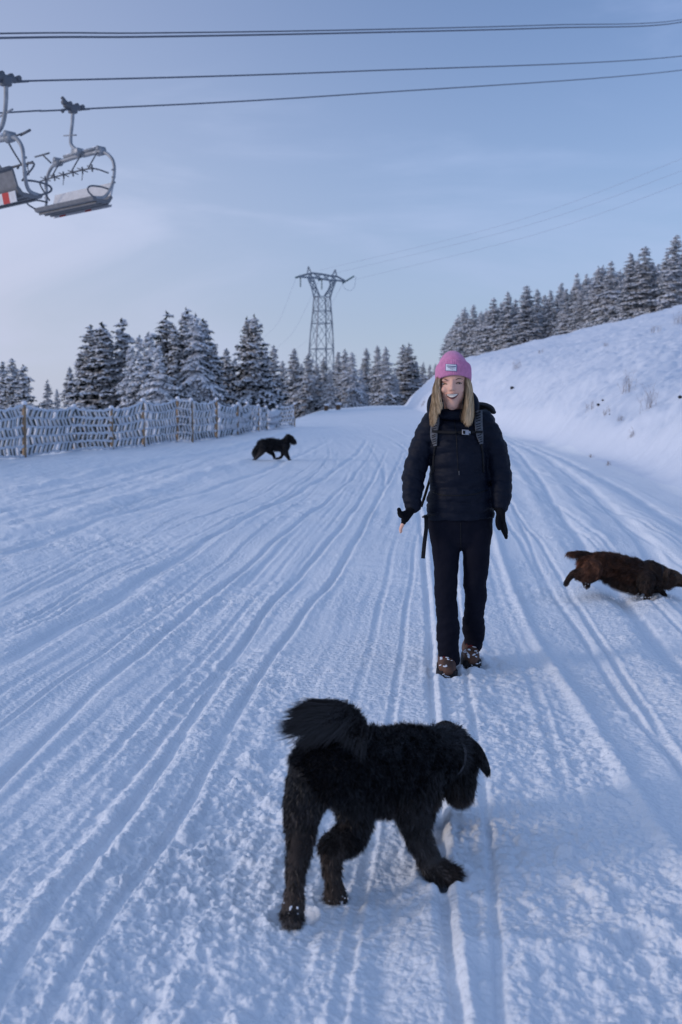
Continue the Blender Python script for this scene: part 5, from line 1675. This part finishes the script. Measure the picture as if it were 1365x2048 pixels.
# ---- boots
for nm, g, ank, wd, gl in (('l', fl_, at(899, 1318, 5.40), .054, 0), ('r', frr, at(947, 1286, 5.60), .051, .012)):
    x = g.x; yt = g.y
    zg = gz_soft(x, yt + .08) - .004 + gl
    bm = bmesh.new()
    tube(bm, [(x, yt + .225, zg + .06), (x, yt + .16, zg + .072), (x, yt + .09, zg + .058), (x, yt + .035, zg + .047), (x, yt + .012, zg + .042)],
         [(.037, .048), (.043, .060), (wd * .92, .050), (wd * .86, .040), (wd * .62, .028)], seg=20, n=16, cap='round', up=(0, 0, 1))
    tube(bm, [(x, yt + .175, zg + .06), (x * .5 + ank.x * .5, yt + .17, zg + .11), (ank.x, ank.y, max(ank.z + .005, zg + .16))], [(.041, .054), (.042, .050), (.041, .046)], seg=18, n=10, cap='round', up=(0, 1, 0))
    bo = link('boot', remesh(bm, .006, 3), M_BOOT, person)
    bm = bmesh.new()
    for i in range(12):
        pass
    outline = [(-.6, .0), (-.95, .03), (-1.0, .08), (-.80, .15), (-.74, .21), (-.55, .255), (.55, .255), (.74, .21), (.80, .15), (1.0, .08), (.95, .03), (.6, .0)]
    top = [bm.verts.new((x + a * (wd + .004), yt + b, zg + .030 + .012 * max(0, 1 - b / .05))) for a, b in outline]
    botm = [bm.verts.new((x + a * (wd + .006), yt + b + .004, zg - .004 + .012 * max(0, 1 - b / .05))) for a, b in outline]
    bm.faces.new(top[::-1]); bm.faces.new(botm)
    for i in range(12): bm.faces.new((top[i], top[(i + 1) % 12], botm[(i + 1) % 12], botm[i]))
    for i in range(5):      # lugs at the toe
        a = -.7 + 1.4 * i / 4
        box(bm, (x + a * wd, yt + .02 * abs(a) - .001, zg + .004), (.012, .016, .020))
    bmesh.ops.recalc_face_normals(bm, faces=bm.faces)
    bm_obj('sole', bm, M_SOLE, bo, smooth=False)
    TBO = bvh_of(bo)

    def top_of(xx, yy):
        h = TBO.ray_cast(Vector((xx, yy, zg + .4)), Vector((0, 0, -1)), 1)
        return h[0] if h[0] is not None else Vector((xx, yy, zg + .08))
    bm = bmesh.new()
    for i in range(5):
        yy = yt + .075 + i * .016
        w_ = .022 + .002 * i
        p = [top_of(x + s * w_, yy + s * .006 * (-1) ** i) + Vector((0, -.001, .003)) for s in (-1, -.5, 0, .5, 1)]
        tube(bm, p, .0042, seg=6, n=9)
    for s in (-1, 1):
        p = top_of(x, yt + .135) + Vector((0, -.006, .004))
        tube(bm, [p, p + Vector((s * .022, -.012, .008)), p + Vector((s * .03, -.014, -.012))], .0035, seg=6, n=10)
    bm_obj('laces', bm, M_LACE, bo)
    bm = bmesh.new(); rb = random.Random(int(x * 1000))
    for i in range(22):
        a = rb.uniform(-1, 1); yy = yt + abs(rb.gauss(.0, .035)) + .004
        p = top_of(x + a * wd * .9, yy)
        if rb.random() < .45: p = Vector((x + a * (wd + .003), yt + .055 * a * a - .004, zg + rb.uniform(.005, .04)))
        r_ = rb.uniform(.003, .009)
        ell(bm, p, (r_ * 1.5, r_ * 1.2, r_ * .35), u=8, v=6, rot=(rb.uniform(-.5, .5), rb.uniform(-.5, .5), rb.uniform(0, 3)))
    bm_obj('snow', bm, M_CAP, bo)
    PRESS.append((x, yt + .07, .075, .022)); PRESS.append((x, yt + .19, .06, .022))

# ---- gloves
for side in 'LR':
    P_ = PALM_L if side == 'L' else PALM_R
    bm = bmesh.new()
    tube(bm, P_, [(.029, .034), (.024, .043), (.020, .046)], seg=16, n=12, cap='round', up=(0, 1, 0))
    for sd_, F_, R_ in FING:
        if sd_ != side: continue
        thumb = R_[0] > .012
        if side == 'L' and not thumb:
            c_ = cr([tuple(v) for v in F_], 12)[:3]           # fingerless: the glove ends at the first joint
            tube(bm, c_, [.0122] * 3, seg=10, cap='round')
        else:
            tube(bm, F_, [r_ + .0034 for r_ in R_], seg=10, n=12, cap='round')
    if side == 'L':     # mitten flap folded back
        tube(bm, [at(812, 1034, 5.225), at(803, 1033, 5.215), at(798.5, 1026, 5.21)], [(.010, .03), (.010, .03), (.007, .02)], seg=12, n=8, cap='round', up=(0, 1, 0))
    g = remesh(bm, .0036, 2, .5)
    link('glove', g, M_GLV, person)

# ---- beanie
bm = bmesh.new()
RIB = 64


def hring(pxc, pyc, yc, rx, ry, tilt, ribs, n=RIB * 4, roll=.0):
    c = at(pxc, pyc, HY + yc)
    out = []
    for k in range(n):
        a = 2 * PI * k / n
        rr = 1 + ribs * math.cos(RIB * a)
        x = math.sin(a) * rx * rr; y = -math.cos(a) * ry * rr
        out.append(bm.verts.new(c + Vector((x, y, -y * tilt + x * roll))))
    return out


def skin_rings(rs_):
    for a, b in zip(rs_[:-1], rs_[1:]):
        n = len(a)
        for k in range(n): bm.faces.new((a[k], a[(k + 1) % n], b[(k + 1) % n], b[k]))


tl = .34
rings = [hring(906.8, 764, .01, .083, .098, tl, .0), hring(906.8, 765, .01, .091, .106, tl, .0, roll=-.02), hring(907, 762, .01, .0945, .110, tl, .010, roll=-.02), hring(907, 752, .012, .0955, .111, tl, .014, roll=-.02),
         hring(907, 740, .014, .0945, .110, tl, .014, roll=-.02), hring(907, 734.5, .015, .0915, .107, tl, .010, roll=-.02), hring(907, 733, .016, .0865, .101, tl, .006, roll=-.02), hring(907, 734, .016, .080, .095, tl, .0)]
skin_rings(rings)
bmesh.ops.recalc_face_normals(bm, faces=bm.faces)
CUFF = bm_obj('beanie_cuff', bm, M_HAT)
bm = bmesh.new()
rings = [hring(906.8, 745, .014, .080, .096, tl, .0), hring(907, 735, .015, .0815, .097, tl, .004), hring(906.5, 727, .018, .0765, .090, tl * .9, .006), hring(906, 719, .022, .066, .078, tl * .8, .006),
         hring(905.5, 712.5, .026, .053, .063, tl * .7, .005), hring(905, 707, .03, .038, .046, tl * .5, .004), hring(905, 703.8, .032, .024, .028, .2, .002), hring(905, 702.6, .033, .008, .009, .1, .0)]
skin_rings(rings)
bm.faces.new(rings[-1])
bmesh.ops.recalc_face_normals(bm, faces=bm.faces)
for v in bm.verts:        # slack folds of the knit at her left side
    d_ = Vector(v.co) - at(930, 718, HY - .03)
    v.co -= Vector((.9, .25, .25)) * (.020 * math.exp(-(d_.length / .026) ** 2))
    d_ = Vector(v.co) - at(916, 716, HY - .05)
    v.co += Vector((0, -.4, .6)) * (.006 * math.exp(-(d_.length / .02) ** 2))
HAT = bm_obj('beanie', bm, M_HAT, person)
CUFF.parent = HAT
CUFF.data.transform(Matrix.Translation(-Vector(person.location)))
TC = bvh_of(CUFF)
rows = lambda x0, x1, y0, y1, n=9, m=5: [[(x0 + (x1 - x0) * j / (n - 1) , y0 + (y1 - y0) * i / (m - 1) + (j / (n - 1) - .5) * 1.2) for j in range(n)] for i in range(m)]
bp_ = patch('patch_border', rows(891.4, 914.2, 728.2, 742.4, 17, 7), TC, HY - .1, .0030, .004, M_NAVYTXT, CUFF)
pt = patch('patch', rows(892.3, 913.3, 729.0, 741.6, 17, 7), TC, HY - .1, .0046, .003, M_PATCH, CUFF)
for (x0, x1, y0, y1) in ((893.6, 912.2, 731.6, 733.2), (896.2, 910.0, 734.9, 735.8), (899.8, 906.4, 737.6, 738.3)):
    patch('print_line', rows(x0, x1, y0, y1, 15, 2), TC, HY - .1, .0066, .003, M_NAVYTXT, pt)

# ---- hair: two curtains of long strands from under the beanie
rgh = np.random.default_rng(21)
GUIDES = [
    # (left curtain, from the face outwards) pixel, depth offset from the head middle
    [(880.5, 750, -.018), (877.3, 766, -.050), (877.2, 782, -.056), (878.4, 798, -.088), (880.5, 810, -.100), (881.5, 819, -.104)],
    [(880.5, 750, -.012), (873.3, 768, -.052), (871.8, 786, -.062), (874.5, 806, -.084), (875.5, 818, -.102), (877.5, 828, -.114)],
    [(880.5, 750, -.004), (874, 770, -.042), (872, 790, -.056), (869.5, 812, -.084), (869.0, 832, -.114), (870.0, 846, -.126)],
    [(880.5, 750, .002), (873, 772, -.030), (870.5, 792, -.044), (866.0, 815, -.072), (864.5, 834, -.102), (867.0, 852, -.120)],
    [(880.5, 750, .008), (872, 773, -.016), (868.5, 793, -.030), (865.5, 815, -.056), (863, 834, -.086), (863.5, 848, -.106)],
    # right curtain
    [(931.0, 748, -.040), (934.2, 767, -.058), (935.0, 784, -.062), (934.0, 804, -.076), (931.0, 824, -.104), (927.5, 838, -.126)],
    [(931.0, 748, -.034), (938.7, 768, -.050), (940.2, 787, -.056), (937.0, 808, -.074), (935.0, 830, -.112), (932.0, 848, -.130)],
    [(931.0, 748, -.026), (940.2, 770, -.042), (942.2, 790, -.048), (940.0, 811, -.064), (938.5, 834, -.106), (935.0, 853, -.126)],
    [(931.0, 748, -.016), (938.8, 772, -.030), (941.5, 792, -.036), (943.0, 813, -.056), (942.5, 834, -.096), (939.0, 850, -.116)],
    [(931.0, 748, -.004), (939.8, 773, -.016), (943, 793, -.024), (944.5, 814, -.046), (945, 832, -.082), (942.5, 844, -.106)],
]
G_ = [cr([tuple(at(x, y, HY + d)) for x, y, d in g], 14) for g in GUIDES]
VV, QQ, TT_, CC = [], [], [], []
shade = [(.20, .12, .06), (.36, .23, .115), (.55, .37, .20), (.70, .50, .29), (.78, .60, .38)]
nS = 4600
for k in range(nS):
    side = 0 if rgh.random() < .5 else 5
    u = rgh.random() * 3.999; i = int(u); f = u - i
    base = G_[side + i] * (1 - f) + G_[side + i + 1] * f
    back = max(0, rgh.normal(.0, .5)) * .012
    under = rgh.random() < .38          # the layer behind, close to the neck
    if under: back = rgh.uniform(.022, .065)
    off = rgh.normal(0, .0030, 3); wv = rgh.normal(0, .0036, 3); ph = rgh.uniform(0, 6)
    cl = _hash(np.array([int(u * 4.5) + side * 50]), np.array([3]), 4)[0]
    ln = 14 if rgh.random() < .35 else int(rgh.integers(7, 14))
    P = base[:ln] + off + np.array([(.004 if side == 0 else -.004) * under, back, 0]) + np.sin(np.linspace(0, 5, ln) + ph + cl * 6)[:, None] * wv + np.linspace(0, 1, ln)[:, None] ** 2 * np.array([(cl - .5) * .014, 0, (cl - .5) * .012])
    T_ = np.gradient(P, axis=0); T_ /= np.linalg.norm(T_, axis=1)[:, None]
    s_ = np.cross(T_, np.array([rgh.normal(0, .5), 1.0, 0])); s_ /= np.linalg.norm(s_, axis=1)[:, None]
    wd = (.0010 * np.array([1] * (ln - 4) + [.9, .7, .45, .12]))[:, None]
    o0 = len(VV)
    for a, b in zip(P - s_ * wd, P + s_ * wd): VV.append(a); VV.append(b)
    for j in range(ln - 1): QQ.append((o0 + 2 * j, o0 + 2 * j + 1, o0 + 2 * j + 3, o0 + 2 * j + 2))
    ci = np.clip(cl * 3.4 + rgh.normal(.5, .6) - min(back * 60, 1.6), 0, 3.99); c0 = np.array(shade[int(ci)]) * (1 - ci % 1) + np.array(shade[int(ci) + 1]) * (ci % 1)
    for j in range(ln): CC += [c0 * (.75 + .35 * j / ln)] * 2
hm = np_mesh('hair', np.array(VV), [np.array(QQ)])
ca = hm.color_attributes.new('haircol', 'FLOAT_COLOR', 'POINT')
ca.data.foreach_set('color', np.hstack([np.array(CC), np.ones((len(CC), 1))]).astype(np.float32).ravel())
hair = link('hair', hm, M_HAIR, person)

# ---- backpack
pack = empty('backpack', at(917, 905, 5.60), 'dark backpack on the woman, grey striped shoulder straps with dashes and a buckled chest strap', 'backpack')
bm = bmesh.new()
tube(bm, [at(917, 1015, 5.63), at(917, 985, 5.65), at(917, 920, 5.66), at(917, 860, 5.65), at(918, 830, 5.62)], [(.12, .085), (.148, .12), (.152, .125), (.150, .12), (.13, .10)], seg=24, n=30, up=(0, 1, 0), cap='round',
     mod=lambda t, a: 1 + .10 * abs(math.sin(2 * a)) + .02 * math.sin(30 * t))
bm_obj('pack_body', bm, M_WEB, pack)
bm = bmesh.new()
tube(bm, [at(880, 832, 5.60), at(920, 822, 5.60), at(958, 816, 5.585), at(978, 818, 5.57), at(987, 824, 5.555)], [(.03, .06), (.04, .085), (.034, .07), (.026, .05), (.012, .03)], seg=16, n=26, up=(0, 1, 0), cap='round')
bm_obj('lid', bm, M_WEB, pack)
bm = bmesh.new(); tube(bm, [at(966, 812, 5.50), at(980, 816, 5.48), at(989, 825, 5.47)], [(.012, .03), (.012, .03), (.008, .02)], seg=10, n=12, up=(0, 1, 0), cap='round')
bm_obj('load_lifter', bm, M_WEB, pack)


def ribbon_rows(centre, width, n):
    c = cr(centre, n); out = []
    for i in range(n):
        t = c[min(i + 1, n - 1)] - c[max(i - 1, 0)]; t /= np.linalg.norm(t)
        nrm = np.array([-t[1], t[0]])
        if nrm[0] < 0: nrm = -nrm
        w_ = np.interp(i / (n - 1), np.linspace(0, 1, len(width)), width)
        out.append([tuple(c[i] + nrm * (q * w_ / 2)) for q in (-1, -.5, 0, .5, 1)])
    return out


for cx, ed in (([(872, 826), (871, 845), (868.5, 862), (868.5, 876), (871, 892)], 1), ([(958, 820), (957.5, 840), (958.5, 858), (960.5, 872), (963.5, 888)], -1)):
    st = patch('shoulder_strap', ribbon_rows(cx, [15, 16.5, 15.5, 14, 7], 30), TJ, 5.25, .016, .014, M_STRAP, pack)
    c = cr(cx, 60)
    for k in range(13):
        i = 3 + int(k * 4.3)
        x, y = c[min(i, 58)]
        if 860 < y < 867: continue
        w_ = 5.2 if y < 868 else 4.2
        patch('dash', [[(x - w_, y + 1.6 - 0), (x, y + .2), (x + w_ * .8, y - 1.2)], [(x - w_, y + 3.3), (x, y + 1.9), (x + w_ * .8, y + .5)]], TJ, 5.25, .0175, .003, M_WEB, st)
    bm_obj('strap_tail', line_on(TJ, [c[-1], (c[-1][0] + 3 * ed * -1, 915), (c[-1][0] - 4 * ed, 945)], 5.25, .006, .004), M_WEB, pack)
cs = patch('chest_strap', ribbon_rows([(864, 862.5), (890, 864.5), (920, 865), (945, 864), (966, 864)], [5.4, 5.4], 26), TJ, 5.24, .0195, .004, M_WEB, pack)
bk = patch('buckle', rows(924.5, 941.5, 859.5, 869.6, 5, 4), TJ, 5.22, .026, .008, M_BUCKLE, cs)
patch('buckle_slot', rows(926.2, 931.0, 861.2, 867.8, 3, 3), TJ, 5.22, .0272, .003, M_WEB, bk)
for (x0, x1, y0, y1) in ((936.8, 941.6, 859.4, 862), (936.8, 941.6, 867, 869.7)):
    patch('buckle_notch', rows(x0 + 1.5, x1, y0, y1, 3, 3), TJ, 5.22, .0272, .003, M_WEB, bk)
for pts, w_ in (([(852.5, 1030, 5.33), (853, 1055, 5.31), (849.5, 1085, 5.30), (846.5, 1117, 5.30)], .022), ([(866, 930, 5.50), (861, 955, 5.48), (852, 985, 5.47), (843, 1014, 5.46)], .014), ([(862, 940, 5.52), (858, 968, 5.50), (849, 1000, 5.48)], .009)):
    bm = bmesh.new()
    P = [at(*p) for p in pts]
    tube(bm, P, [(w_ / 2, .002)] * len(P), seg=8, n=18, up=(0, 1, 0))
    bm_obj('hanging_strap', bm, M_WEB, pack)
bm = bmesh.new()
tube(bm, [at(850, 1034, 5.42), at(856, 1031, 5.33), at(866, 1030, 5.27)], [(.006, .018)] * 3, seg=8, n=10)
bm_obj('hip_belt', bm, M_WEB, pack)

# ------------------------------------------------------------------ ground last, so that prints can be pressed into it
build_ground()
